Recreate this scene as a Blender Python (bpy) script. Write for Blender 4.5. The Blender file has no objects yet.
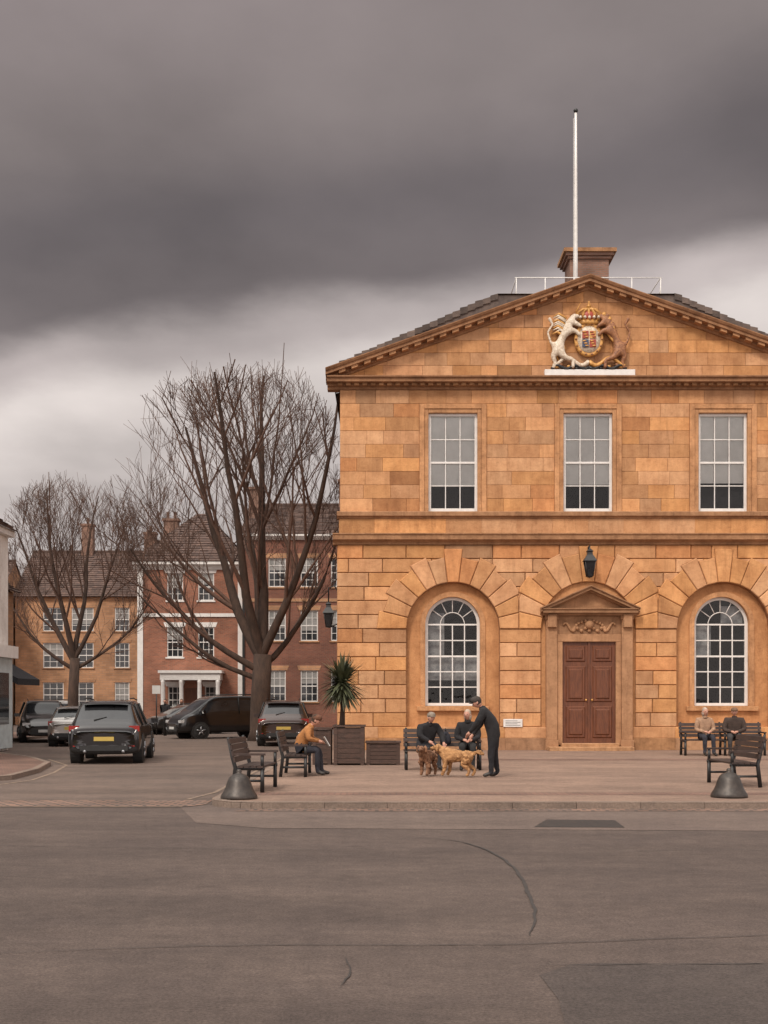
import bpy, math, random
from mathutils import Vector, Matrix, noise
R = random.Random(11)
rad = math.radians
scene = bpy.context.scene
COL = scene.collection

# ------------------------------------------------------------ materials
def _nt(name):
    m = bpy.data.materials.new(name); m.use_nodes = True
    nt = m.node_tree
    return m, nt, nt.nodes["Principled BSDF"]

def nmat(name, c1, c2=None, scale=3.0, rough=0.85, bump=0.0, bscale=40.0, tint=False, metal=0.0,
         stain=0.0, coat=0.0, stretch=(1, 1, 1), spec=0.5):
    m, nt, b = _nt(name)
    N, L = nt.nodes, nt.links
    c2 = c2 or tuple(x * 0.75 for x in c1)
    tc = N.new("ShaderNodeTexCoord")
    mp = N.new("ShaderNodeMapping"); mp.inputs["Scale"].default_value = stretch
    L.new(tc.outputs["Object"], mp.inputs["Vector"])
    nz = N.new("ShaderNodeTexNoise"); nz.inputs["Scale"].default_value = scale
    nz.inputs["Detail"].default_value = 8; nz.inputs["Roughness"].default_value = 0.7
    L.new(mp.outputs[0], nz.inputs["Vector"])
    cr = N.new("ShaderNodeValToRGB")
    cr.color_ramp.elements[0].position = 0.36; cr.color_ramp.elements[0].color = (*c2, 1)
    cr.color_ramp.elements[1].position = 0.64; cr.color_ramp.elements[1].color = (*c1, 1)
    L.new(nz.outputs["Fac"], cr.inputs[0])
    col = cr.outputs[0]
    def mul(col, other):
        mx = N.new("ShaderNodeMix"); mx.data_type = 'RGBA'; mx.blend_type = 'MULTIPLY'
        mx.inputs["Factor"].default_value = 1
        L.new(col, mx.inputs["A"]); L.new(other, mx.inputs["B"]); return mx.outputs["Result"]
    if tint:
        at = N.new("ShaderNodeAttribute"); at.attribute_name = "tint"
        col = mul(col, at.outputs["Color"])
    if stain > 0:
        for (sc, s0, p0, p1, st) in (((1.6, 1.6, 0.35), 1.3, .36, .56, stain), ((1, 1, 1.8), 6.0, .34, .5, stain * .8), ((3.5, 3.5, .3), 2.0, .30, .46, stain)):
            mp2 = N.new("ShaderNodeMapping"); mp2.inputs["Scale"].default_value = sc
            L.new(tc.outputs["Object"], mp2.inputs["Vector"])
            n2 = N.new("ShaderNodeTexNoise"); n2.inputs["Scale"].default_value = s0; n2.inputs["Detail"].default_value = 9
            n2.inputs["Roughness"].default_value = 0.72
            L.new(mp2.outputs[0], n2.inputs["Vector"])
            r2 = N.new("ShaderNodeValToRGB")
            r2.color_ramp.elements[0].position = p0; v = 1 - st; r2.color_ramp.elements[0].color = (v, v * 0.97, v * 0.95, 1)
            r2.color_ramp.elements[1].position = p1; r2.color_ramp.elements[1].color = (1, 1, 1, 1)
            L.new(n2.outputs["Fac"], r2.inputs[0])
            col = mul(col, r2.outputs[0])
    L.new(col, b.inputs["Base Color"])
    b.inputs["Roughness"].default_value = rough
    b.inputs["Metallic"].default_value = metal
    b.inputs["Specular IOR Level"].default_value = spec
    b.inputs["Coat Weight"].default_value = coat
    if bump > 0:
        n3 = N.new("ShaderNodeTexNoise"); n3.inputs["Scale"].default_value = bscale; n3.inputs["Detail"].default_value = 5
        L.new(mp.outputs[0], n3.inputs["Vector"])
        bp = N.new("ShaderNodeBump"); bp.inputs["Strength"].default_value = bump; bp.inputs["Distance"].default_value = 0.02
        L.new(n3.outputs["Fac"], bp.inputs["Height"]); L.new(bp.outputs[0], b.inputs["Normal"])
    return m

def brickmat(name, c1, c2, mortar, bw=0.225, bh=0.075, ms=0.012, rough=0.9, plane='XZ', stain=0.3):
    m, nt, b = _nt(name); N, L = nt.nodes, nt.links
    tc = N.new("ShaderNodeTexCoord")
    sp = N.new("ShaderNodeSeparateXYZ"); L.new(tc.outputs["Object"], sp.inputs[0])
    cb = N.new("ShaderNodeCombineXYZ")
    if plane == 'XZ':
        ad = N.new("ShaderNodeMath"); ad.operation = 'ADD'
        L.new(sp.outputs[0], ad.inputs[0]); L.new(sp.outputs[1], ad.inputs[1])
        L.new(ad.outputs[0], cb.inputs[0]); L.new(sp.outputs[2], cb.inputs[1])
    else:
        L.new(sp.outputs[0], cb.inputs[0]); L.new(sp.outputs[1], cb.inputs[1])
    br = N.new("ShaderNodeTexBrick"); L.new(cb.outputs[0], br.inputs["Vector"])
    br.inputs["Color1"].default_value = (*c1, 1); br.inputs["Color2"].default_value = (*c2, 1)
    br.inputs["Mortar"].default_value = (*mortar, 1); br.inputs["Scale"].default_value = 1
    br.inputs["Brick Width"].default_value = bw; br.inputs["Row Height"].default_value = bh
    br.inputs["Mortar Size"].default_value = ms
    nz = N.new("ShaderNodeTexNoise"); nz.inputs["Scale"].default_value = 0.8; nz.inputs["Detail"].default_value = 9
    L.new(tc.outputs["Object"], nz.inputs["Vector"])
    r2 = N.new("ShaderNodeValToRGB"); v = 1 - stain
    r2.color_ramp.elements[0].position = 0.36; r2.color_ramp.elements[0].color = (v, v, v, 1)
    r2.color_ramp.elements[1].position = 0.62; r2.color_ramp.elements[1].color = (1.1, 1.1, 1.1, 1)
    L.new(nz.outputs["Fac"], r2.inputs[0])
    mx = N.new("ShaderNodeMix"); mx.data_type = 'RGBA'; mx.blend_type = 'MULTIPLY'; mx.inputs["Factor"].default_value = 1
    L.new(br.outputs["Color"], mx.inputs["A"]); L.new(r2.outputs[0], mx.inputs["B"])
    L.new(mx.outputs["Result"], b.inputs["Base Color"]); b.inputs["Roughness"].default_value = rough
    bp = N.new("ShaderNodeBump"); bp.inputs["Strength"].default_value = 0.4; bp.inputs["Distance"].default_value = 0.01
    inv = N.new("ShaderNodeMath"); inv.operation = 'SUBTRACT'; inv.inputs[0].default_value = 1
    L.new(br.outputs["Fac"], inv.inputs[1]); L.new(inv.outputs[0], bp.inputs["Height"]); L.new(bp.outputs[0], b.inputs["Normal"])
    return m

def groundmat(name, c1, c2, fine=0.35, rough=0.9, patch=0.12, patch2=0.9, worn=0.0):
    m, nt, b = _nt(name); N, L = nt.nodes, nt.links
    tc = N.new("ShaderNodeTexCoord")
    def nz(scale, det=6, ro=0.6, sc=None):
        n = N.new("ShaderNodeTexNoise"); n.inputs["Scale"].default_value = scale; n.inputs["Detail"].default_value = det
        n.inputs["Roughness"].default_value = ro
        if sc:
            mp = N.new("ShaderNodeMapping"); mp.inputs["Scale"].default_value = sc; L.new(tc.outputs["Object"], mp.inputs["Vector"]); L.new(mp.outputs[0], n.inputs["Vector"])
        else: L.new(tc.outputs["Object"], n.inputs["Vector"])
        return n
    a = nz(patch, 10, 0.7); bb = nz(patch2, 8, 0.75); f = nz(45, 4, 0.9); g = nz(7, 8, 0.8)
    cr = N.new("ShaderNodeValToRGB")
    cr.color_ramp.elements[0].position = 0.42; cr.color_ramp.elements[0].color = (*c2, 1)
    cr.color_ramp.elements[1].position = 0.58; cr.color_ramp.elements[1].color = (*c1, 1)
    ad = N.new("ShaderNodeMath"); ad.operation = 'ADD'; L.new(a.outputs["Fac"], ad.inputs[0]); L.new(bb.outputs["Fac"], ad.inputs[1])
    hf = N.new("ShaderNodeMath"); hf.operation = 'MULTIPLY'; hf.inputs[1].default_value = 0.5; L.new(ad.outputs[0], hf.inputs[0])
    L.new(hf.outputs[0], cr.inputs[0])
    def ramp(src, lo, hi, p0=0.35, p1=0.65):
        r = N.new("ShaderNodeValToRGB"); r.color_ramp.elements[0].position = p0; r.color_ramp.elements[1].position = p1
        r.color_ramp.elements[0].color = (lo, lo, lo, 1); r.color_ramp.elements[1].color = (hi, hi, hi, 1)
        L.new(src, r.inputs[0]); return r.outputs[0]
    col = cr.outputs[0]
    srcs = [ramp(f.outputs["Fac"], 1 - fine, 1 + fine), ramp(g.outputs["Fac"], 1 - fine * 0.45, 1 + fine * 0.35)]
    if worn > 0:
        srcs.append(ramp(nz(.55, 7, .65, (.25, 1.6, 1)).outputs["Fac"], 1 - worn, 1 + worn * .6, .38, .6))
        srcs.append(ramp(nz(1.7, 3, .5).outputs["Fac"], 1 - worn * 1.2, 1.0, .27, .36))
    for s in srcs:
        mx = N.new("ShaderNodeMix"); mx.data_type = 'RGBA'; mx.blend_type = 'MULTIPLY'; mx.inputs["Factor"].default_value = 1
        L.new(col, mx.inputs["A"]); L.new(s, mx.inputs["B"]); col = mx.outputs["Result"]
    L.new(col, b.inputs["Base Color"]); b.inputs["Roughness"].default_value = rough
    b.inputs["Specular IOR Level"].default_value = 0.3
    bp = N.new("ShaderNodeBump"); bp.inputs["Strength"].default_value = 0.6; bp.inputs["Distance"].default_value = 0.012
    L.new(f.outputs["Fac"], bp.inputs["Height"]); L.new(bp.outputs[0], b.inputs["Normal"])
    return m

def glassmat(name, boost=0.0):
    m = bpy.data.materials.new(name); m.use_nodes = True; nt = m.node_tree; N, L = nt.nodes, nt.links
    N.clear()
    out = N.new("ShaderNodeOutputMaterial"); mix = N.new("ShaderNodeMixShader")
    tr = N.new("ShaderNodeBsdfTransparent"); tr.inputs[0].default_value = (0.9, 0.92, 0.91, 1)
    gl = N.new("ShaderNodeBsdfGlossy"); gl.inputs["Roughness"].default_value = 0.02
    fr = N.new("ShaderNodeFresnel"); fr.inputs[0].default_value = 1.45
    ad = N.new("ShaderNodeMath"); ad.operation = 'ADD'; ad.inputs[1].default_value = boost
    tc = N.new("ShaderNodeTexCoord"); nz = N.new("ShaderNodeTexNoise"); nz.inputs["Scale"].default_value = 2.2
    bp = N.new("ShaderNodeBump"); bp.inputs["Strength"].default_value = 0.25; bp.inputs["Distance"].default_value = 0.02
    L.new(tc.outputs["Object"], nz.inputs["Vector"]); L.new(nz.outputs["Fac"], bp.inputs["Height"])
    L.new(bp.outputs[0], gl.inputs["Normal"])
    L.new(fr.outputs[0], ad.inputs[0]); L.new(ad.outputs[0], mix.inputs[0]); L.new(tr.outputs[0], mix.inputs[1])
    L.new(gl.outputs[0], mix.inputs[2]); L.new(mix.outputs[0], out.inputs[0])
    return m

M_STONE = nmat("ashlar_stone", (0.64, 0.340, 0.155), (0.48, 0.232, 0.098), 1.8, 0.9, 0.5, 25, True, stain=0.20)
M_TRIM = nmat("trim_stone", (0.56, 0.300, 0.145), (0.39, 0.198, 0.090), 2.5, 0.9, 0.4, 30, True, stain=0.30)
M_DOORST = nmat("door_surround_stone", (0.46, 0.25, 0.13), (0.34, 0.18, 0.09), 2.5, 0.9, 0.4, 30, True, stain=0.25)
M_ROOF = nmat("stone_slates", (0.13, 0.10, 0.085), (0.07, 0.055, 0.05), 4.0, 0.9, 0.4, 20, True)
M_WHITE = nmat("white_paint", (0.74, 0.72, 0.69), (0.64, 0.62, 0.59), 5, 0.45)
M_GLASS = glassmat("window_glass", 0.0)
M_DGLASS = nmat("dark_glass", (0.03, 0.033, 0.036), (0.015, 0.015, 0.017), 1.0, 0.07, spec=0.6)
M_BLIND = nmat("window_blind", (0.80, 0.78, 0.76), (0.68, 0.66, 0.64), 1.2, 0.8)
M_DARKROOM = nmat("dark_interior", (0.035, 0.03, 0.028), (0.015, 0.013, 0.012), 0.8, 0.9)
M_DOOR = nmat("oak_door", (0.17, 0.055, 0.022), (0.085, 0.027, 0.011), 6, 0.5, 0.2, 30, stretch=(4, 4, .5))
M_IRON = nmat("black_iron", (0.02, 0.02, 0.021), (0.012, 0.012, 0.012), 8, 0.45)
M_BRONZE = nmat("dark_bronze", (0.07, 0.058, 0.05), (0.035, 0.03, 0.027), 8, 0.45, 0.1, 20, metal=0.4)
M_GOLD = nmat("gilding", (0.70, 0.38, 0.11), (0.42, 0.20, 0.05), 12, 0.45, metal=0.1)
M_RED = nmat("heraldic_red", (0.38, 0.06, 0.035), None, 8, 0.5)
M_BLUE = nmat("heraldic_blue", (0.05, 0.07, 0.13), None, 8, 0.5)
M_LION = nmat("painted_lion", (0.42, 0.19, 0.08), (0.14, 0.055, 0.03), 16, 0.6)
M_UNI = nmat("painted_unicorn", (0.78, 0.70, 0.58), (0.42, 0.32, 0.22), 14, 0.6)
M_BRICK = brickmat("red_brick", (0.36, 0.125, 0.07), (0.25, 0.085, 0.05), (0.26, 0.17, 0.12))
M_BRICK2 = brickmat("brown_brick", (0.24, 0.085, 0.052), (0.17, 0.06, 0.04), (0.18, 0.11, 0.08))
M_CHIM = brickmat("chimney_brick", (0.28, 0.15, 0.105), (0.20, 0.105, 0.07), (0.2, 0.14, 0.11))
M_TAN = brickmat("rubble_limestone", (0.48, 0.255, 0.135), (0.36, 0.19, 0.10), (0.32, 0.21, 0.14), 0.45, 0.16, 0.012)
M_RENDER = nmat("white_render", (0.80, 0.78, 0.75), (0.66, 0.64, 0.61), 1.2, 0.9, stain=0.15)
M_BLUEP = nmat("pale_shopfront_paint", (0.50, 0.58, 0.60), None, 3, 0.5)
M_SLATE = nmat("roof_tiles", (0.12, 0.075, 0.058), (0.055, 0.038, 0.034), 5, 0.9, 0.5, 12, True)
M_BARK = nmat("bark", (0.075, 0.045, 0.032), (0.035, 0.022, 0.016), 7, 0.95, 0.5, 15, stretch=(1, 1, .3))
M_TWIG = nmat("twigs", (0.13, 0.072, 0.050), (0.075, 0.043, 0.031), 7, 0.95)
M_WOOD = nmat("weathered_wood", (0.085, 0.045, 0.032), (0.04, 0.024, 0.018), 6, 0.7, 0.2, 30, stretch=(1, 1, 6))
M_BENCH = nmat("bench_wood", (0.055, 0.032, 0.025), (0.025, 0.016, 0.014), 6, 0.6)
M_SOIL = nmat("soil", (0.03, 0.02, 0.015), None, 20, 1)
M_LEAF = nmat("sword_leaves", (0.085, 0.09, 0.040), (0.035, 0.042, 0.022), 5, 0.55)
M_TYRE = nmat("tyre_rubber", (0.018, 0.018, 0.018), None, 10, 0.8)
M_RIM = nmat("alloy_rim", (0.30, 0.30, 0.31), None, 10, 0.35, metal=0.8)
M_PLASTIC = nmat("black_plastic", (0.02, 0.02, 0.02), None, 10, 0.6)
M_TAIL = nmat("tail_lamp", (0.30, 0.015, 0.01), None, 10, 0.2)
M_HEADL = nmat("head_lamp", (0.6, 0.6, 0.6), (0.4, 0.4, 0.4), 20, 0.1)
M_YPLATE = nmat("yellow_plate", (0.50, 0.36, 0.08), None, 1, 0.5)
M_WPLATE = nmat("white_plate", (0.6, 0.6, 0.58), None, 1, 0.5)
M_SKIN = nmat("skin", (0.50, 0.27, 0.19), (0.42, 0.21, 0.15), 10, 0.6)
M_EYE = nmat("eye", (0.03, 0.02, 0.015), None, 1, 0.2)
M_LIP = nmat("lips", (0.33, 0.13, 0.10), None, 4, .5)
M_SHOE = nmat("shoe_leather", (0.02, 0.015, 0.012), None, 5, 0.5)
M_FUR = nmat("golden_fur", (0.52, 0.28, 0.12), (0.24, 0.12, 0.05), 14, 0.95, 0.8, 50)
M_FUR2 = nmat("tan_fur", (0.30, 0.15, 0.08), (0.12, 0.06, 0.035), 14, 0.95, 0.8, 50)
M_CURT = nmat("curtain", (0.30, 0.29, 0.28), (.2, .2, .19), 3, .4)
_cc = {}
def cloth(c):
    k = tuple(c)
    if k not in _cc:
        _cc[k] = nmat("cloth_%d" % len(_cc), c, tuple(x * 0.6 for x in c), 9, 0.95, 0.5, 22)
    return _cc[k]

# ------------------------------------------------------------ mesh builder
class MB:
    def __init__(s):
        s.v = []; s.f = []; s.m = []; s.t = []; s.sm = []; s.mats = []; s.M = None
    def mi(s, mat):
        if mat not in s.mats: s.mats.append(mat)
        return s.mats.index(mat)
    def add(s, vs, fs, mat, tint=(1, 1, 1), smooth=False):
        o = len(s.v)
        if s.M is not None: vs = [tuple(s.M @ Vector(p)) for p in vs]
        s.v += [tuple(p) for p in vs]
        mm = mat if isinstance(mat, list) else None
        k = None if mm else s.mi(mat)
        for i, f in enumerate(fs):
            s.f.append(tuple(o + j for j in f)); s.m.append(s.mi(mm[i]) if mm else k); s.t.append(tint); s.sm.append(smooth)
    def box(s, x0, x1, y0, y1, z0, z1, mat, tint=(1, 1, 1)):
        vs = [(x0, y0, z0), (x1, y0, z0), (x1, y1, z0), (x0, y1, z0), (x0, y0, z1), (x1, y0, z1), (x1, y1, z1), (x0, y1, z1)]
        s.add(vs, [(0, 3, 2, 1), (4, 5, 6, 7), (0, 1, 5, 4), (1, 2, 6, 5), (2, 3, 7, 6), (3, 0, 4, 7)], mat, tint)
    def bbox(s, x0, x1, y0, y1, z0, z1, mat, c=0.01, tint=(1, 1, 1)):
        s.prism([(x0, z0), (x1, z0), (x1, z1), (x0, z1)], y0, y1, c, mat, tint)
    def prism(s, poly, yf, yb, ch, mat, tint=(1, 1, 1)):
        a = area(poly)
        if abs(a) < 1e-4: return
        if a < 0: poly = poly[::-1]
        ins = inset(poly, ch) if ch > 0 else poly
        n = len(poly)
        vs = [(p[0], yf, p[1]) for p in ins] + [(p[0], yf + ch, p[1]) for p in poly] + [(p[0], yb, p[1]) for p in poly]
        fs = [tuple(range(n)), tuple(range(3 * n - 1, 2 * n - 1, -1))]
        for i in range(n):
            j = (i + 1) % n
            fs.append((i, n + i, n + j, j)); fs.append((n + i, 2 * n + i, 2 * n + j, n + j))
        s.add(vs, fs, mat, tint)
    def block(s, poly, yf, yb, ch, gap, rec, mat, tint):
        """a masonry block with a recessed joint all round"""
        a = area(poly)
        if abs(a) < 2e-3: return
        if a < 0: poly = poly[::-1]
        s.prism(inset(poly, gap), yf, yf + rec + .01, ch, mat, tint)
        s.prism(poly, yf + rec, yb, 0, mat, (tint[0] * .50, tint[1] * .46, tint[2] * .44))
    def mould(s, xa, za, xb, zb, prof, mat, tint=(1, 1, 1)):
        n = len(prof)
        vs = [(xa, p[0], za + p[1]) for p in prof] + [(xb, p[0], zb + p[1]) for p in prof]
        fs = [tuple(range(n)), tuple(range(2 * n - 1, n - 1, -1))]
        for i in range(n):
            j = (i + 1) % n; fs.append((i, n + i, n + j, j))
        s.add(vs, fs, mat, tint)
    def tube(s, pts, rs, n, mat, cap=True, smooth=True, tint=(1, 1, 1)):
        pts = [Vector(p) for p in pts]; vs = []; fs = []
        up = Vector((0.13, 0.31, 0.94))
        for i, p in enumerate(pts):
            d = (pts[min(i + 1, len(pts) - 1)] - pts[max(i - 1, 0)])
            if d.length < 1e-9: d = Vector((0, 0, 1))
            d.normalize()
            a = d.cross(up if abs(d.dot(up)) < .95 else Vector((1, 0, 0))); a.normalize(); b = d.cross(a)
            for k in range(n):
                t = 2 * math.pi * k / n
                vs.append(p + (a * math.cos(t) + b * math.sin(t)) * rs[i])
        for i in range(len(pts) - 1):
            for k in range(n):
                k2 = (k + 1) % n
                fs.append((i * n + k, i * n + k2, (i + 1) * n + k2, (i + 1) * n + k))
        if cap:
            fs.append(tuple(range(n - 1, -1, -1))); o = (len(pts) - 1) * n; fs.append(tuple(range(o, o + n)))
        s.add(vs, fs, mat, tint, smooth)
    def lathe(s, c, prof, n, mat, smooth=True, axis='Z', ang0=0.0, sx=1.0, sy=1.0):
        vs = []; fs = []
        for (r, h) in prof:
            for k in range(n):
                t = ang0 + 2 * math.pi * k / n
                a, b = r * math.cos(t) * sx, r * math.sin(t) * sy
                if axis == 'Z': vs.append((c[0] + a, c[1] + b, c[2] + h))
                elif axis == 'Y': vs.append((c[0] + a, c[1] + h, c[2] + b))
                else: vs.append((c[0] + h, c[1] + a, c[2] + b))
        for i in range(len(prof) - 1):
            for k in range(n):
                k2 = (k + 1) % n; fs.append((i * n + k, i * n + k2, (i + 1) * n + k2, (i + 1) * n + k))
        fs.append(tuple(range(n - 1, -1, -1))); o = (len(prof) - 1) * n; fs.append(tuple(range(o, o + n)))
        s.add(vs, fs, mat, (1, 1, 1), smooth)
    def ball(s, c, r, mat, n=12, sc=(1, 1, 1)):
        pr = [(max(1e-4, r * math.sin(math.pi * i / n)), -r * math.cos(math.pi * i / n)) for i in range(n + 1)]
        vs = []; fs = []
        for (q, h) in pr:
            for k in range(n):
                t = 2 * math.pi * k / n; vs.append((c[0] + q * math.cos(t) * sc[0], c[1] + q * math.sin(t) * sc[1], c[2] + h * sc[2]))
        for i in range(n):
            for k in range(n):
                k2 = (k + 1) % n; fs.append((i * n + k, i * n + k2, (i + 1) * n + k2, (i + 1) * n + k))
        s.add(vs, fs, mat, (1, 1, 1), True)
    def obj(s, name, parent=None, loc=None, rot=None, subsurf=0):
        me = bpy.data.meshes.new(name); me.from_pydata(s.v, [], s.f)
        for m in s.mats: me.materials.append(m)
        me.polygons.foreach_set("material_index", s.m); me.polygons.foreach_set("use_smooth", s.sm)
        ca = me.color_attributes.new("tint", 'FLOAT_COLOR', 'CORNER')
        buf = []
        for f, t in zip(s.f, s.t): buf += [t[0], t[1], t[2], 1.0] * len(f)
        ca.data.foreach_set("color", buf)
        me.update()
        ob = bpy.data.objects.new(name, me); COL.objects.link(ob)
        if parent: ob.parent = parent
        if loc: ob.location = loc
        if rot is not None: ob.rotation_euler = (0, 0, rot)
        if subsurf:
            md = ob.modifiers.new("sub", 'SUBSURF'); md.levels = subsurf; md.render_levels = subsurf
        return ob

def area(p):
    return 0.5 * sum(p[i][0] * p[(i + 1) % len(p)][1] - p[(i + 1) % len(p)][0] * p[i][1] for i in range(len(p)))
def inset(p, d):
    n = len(p); out = []
    for i in range(n):
        a, b, c = Vector(p[i - 1]), Vector(p[i]), Vector(p[(i + 1) % n])
        e1, e2 = (b - a), (c - b)
        if e1.length < 1e-6 or e2.length < 1e-6: out.append(tuple(b)); continue
        e1.normalize(); e2.normalize()
        n1, n2 = Vector((-e1.y, e1.x)), Vector((-e2.y, e2.x))
        k = 1 + n1.dot(n2)
        if k < 0.3: k = 0.3
        out.append(tuple(b + (n1 + n2) * (d / k)))
    return out
def clip(p, a, b, c):
    out = []
    for i in range(len(p)):
        q, r = p[i], p[(i + 1) % len(p)]
        dq, dr = a * q[0] + b * q[1] - c, a * r[0] + b * r[1] - c
        if dq <= 0: out.append(q)
        if (dq < 0) != (dr < 0) and abs(dq - dr) > 1e-9:
            t = dq / (dq - dr); out.append((q[0] + t * (r[0] - q[0]), q[1] + t * (r[1] - q[1])))
    return out
def empty(name, loc=(0, 0, 0)):
    e = bpy.data.objects.new(name, None); COL.objects.link(e); e.location = loc; e.empty_display_size = .3; return e

# ------------------------------------------------------------ ground
PZ = 0.10
M_ASPH = groundmat("asphalt", (0.112, 0.084, 0.071), (0.082, 0.062, 0.054), 0.45, patch=.16, worn=.13)
M_ASPH2 = groundmat("asphalt_light", (0.158, 0.118, 0.098), (0.12, 0.090, 0.077), 0.35, worn=.12)
M_ASPH3 = groundmat("asphalt_dark", (0.084, 0.066, 0.058), (0.064, 0.051, 0.046), 0.42, worn=.1)
M_PLAZA = groundmat("resin_paving", (0.265, 0.178, 0.133), (0.20, 0.135, 0.103), 0.35, patch=0.3, worn=.12)
M_PAVE = brickmat("brick_pavers", (0.24, 0.13, 0.09), (0.17, 0.095, 0.07), (0.10, 0.07, 0.06), 0.21, 0.105, 0.012, plane='XY')
M_SETT = brickmat("granite_setts", (0.30, 0.17, 0.115), (0.17, 0.115, 0.09), (0.08, 0.06, 0.05), 0.22, 0.16, 0.03, plane='XY')
M_KERB = groundmat("kerb_stone", (0.25, 0.185, 0.145), (0.17, 0.13, 0.105), 0.3)
M_CRACK = nmat("crack_filler", (0.050, 0.041, 0.037), (0.035, 0.03, 0.027), 8, 0.9)
M_LINE = nmat("worn_line_paint", (0.30, 0.21, 0.14), (0.13, 0.10, 0.085), 6, 0.9)
M_ROAD2 = groundmat("asphalt_road", (0.158, 0.115, 0.093), (0.11, 0.083, 0.070), 0.35, worn=.15)

def sheet(name, poly, z, mat, parent=None):
    me = bpy.data.meshes.new(name); me.from_pydata([(x, y, z) for x, y in poly], [], [tuple(range(len(poly)))])
    me.materials.append(mat); ob = bpy.data.objects.new(name, me); COL.objects.link(ob)
    if parent: ob.parent = parent
    return ob
sheet("ground", [(-600, -200), (600, -200), (600, 1200), (-600, 1200)], 0.0, M_ASPH)
def arc(cx, cy, r, a0, a1, n):
    return [(cx + r * math.cos(rad(a0 + (a1 - a0) * i / n)), cy + r * math.sin(rad(a0 + (a1 - a0) * i / n))) for i in range(n + 1)]
plz = [(40, 18.7)] + [(40 - i * 2, 18.7) for i in range(1, 20)] + arc(-1.9, 19.6, 0.9, -90, -180, 8) + [(-2.8, 22), (-2.75, 30), (-2.6, 40), (-2.5, 56)]
def slab(name, edge, close, ztop, mat):
    root = empty(name)
    sheet("paving_surface", edge + close, ztop, mat, root)
    kb = MB()
    n = len(edge)
    for i in range(n - 1):
        a, b = Vector(edge[i]), Vector(edge[i + 1]); L = (b - a).length; k = max(1, int(L / 0.9)); d = (b - a).normalized()
        nr = Vector((d.y, -d.x))
        for j in range(k):
            p, q = a + d * (L * j / k + .004), a + d * (L * (j + 1) / k - .004)
            w = 0.16; h = ztop + 0.005 + R.uniform(0, .004); t = R.uniform(.75, 1.15)
            o2 = nr * -w
            pts = [p, q, q + o2, p + o2]
            vs = [(v.x, v.y, -.05) for v in pts] + [(v.x, v.y, h - .025) for v in pts[:2]] + [(v.x - nr.x * .025, v.y - nr.y * .025, h) for v in pts[:2]] + [(v.x, v.y, h) for v in pts[2:]]
            kb.add(vs, [(0, 1, 5, 4), (4, 5, 7, 6), (6, 7, 8, 9), (0, 4, 6, 9, 3), (1, 2, 8, 7, 5), (2, 3, 9, 8)], M_KERB, (t, t, t))
    kb.obj("kerb_stones", root)
    return root
slab("plaza_pavement", plz[::-1], [(40, 56)], PZ, M_PLAZA)
lp = [(-15.4, 60), (-15.2, 48), (-14.9, 42.5), (-12.6, 38), (-9.9, 33.9), (-8.6, 31), (-8.05, 28), (-7.9, 25.5), (-8.6, 24.1), (-10.5, 23.4), (-30, 23)]
slab("side_pavement", lp[::-1], [(-40, 60)], PZ, M_PAVE)
sheet("road_apron", [(-2.6, 16.6), (-1.6, 15.9), (6, 15.5), (14, 15.9), (40, 15.8), (40, 18.75), (-1.9, 18.75), (-2.75, 19.4), (-3.2, 18.9)], 0.004, M_ASPH2)
sheet("sett_crossing", [(-14, 19.15), (-3.1, 19.15), (-2.9, 19.5), (-2.9, 20.3), (-14, 20.3)], 0.006, M_SETT)
sheet("sett_edging", [(-2.3, 18.28), (40, 18.28), (40, 18.66), (-1.9, 18.66)], 0.009, M_SETT)
sheet("side_road", [(-15.5, 20.3), (-2.82, 20.3), (-2.6, 60), (-15.5, 60)], 0.003, M_ROAD2)
sheet("paver_band", [(-2.4, 20.2), (40, 20.2), (40, 20.75), (-2.4, 20.75)], PZ + .003, M_PAVE)
sheet("paver_band", [(-2.4, 31.8), (40, 31.8), (40, 32.6), (-2.4, 32.6)], PZ + .003, M_PAVE)
pe = [(0.95, 4), (12, 4), (12, 7.75)] + [(12 - .2 * i, 7.72 + .03 * math.sin(i * 1.7) + R.uniform(-.012, .012)) for i in range(1, 55)] + [(0.96, 7.4), (0.99, 6.8), (0.94, 6.2), (.97, 5)]
sheet("asphalt_patch", pe, 0.004, M_ASPH3)
sheet("drain_cover", [(2.0, 16.0), (3.2, 15.95), (3.25, 16.9), (2.3, 17.0)], 0.008, nmat("cast_iron_cover", (0.035, 0.032, 0.03), (0.02, 0.02, 0.02), 12, 0.6))
mb = MB()
def ribbon(pts, w, z, mat):
    for i in range(len(pts) - 1):
        a, b = Vector(pts[i]), Vector(pts[i + 1]); d = (b - a).normalized(); n = Vector((-d.y, d.x)) * w / 2
        mb.add([(*(a - n), z), (*(b - n), z), (*(b + n), z), (*(a + n), z)], [(0, 1, 2, 3)], mat)
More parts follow.
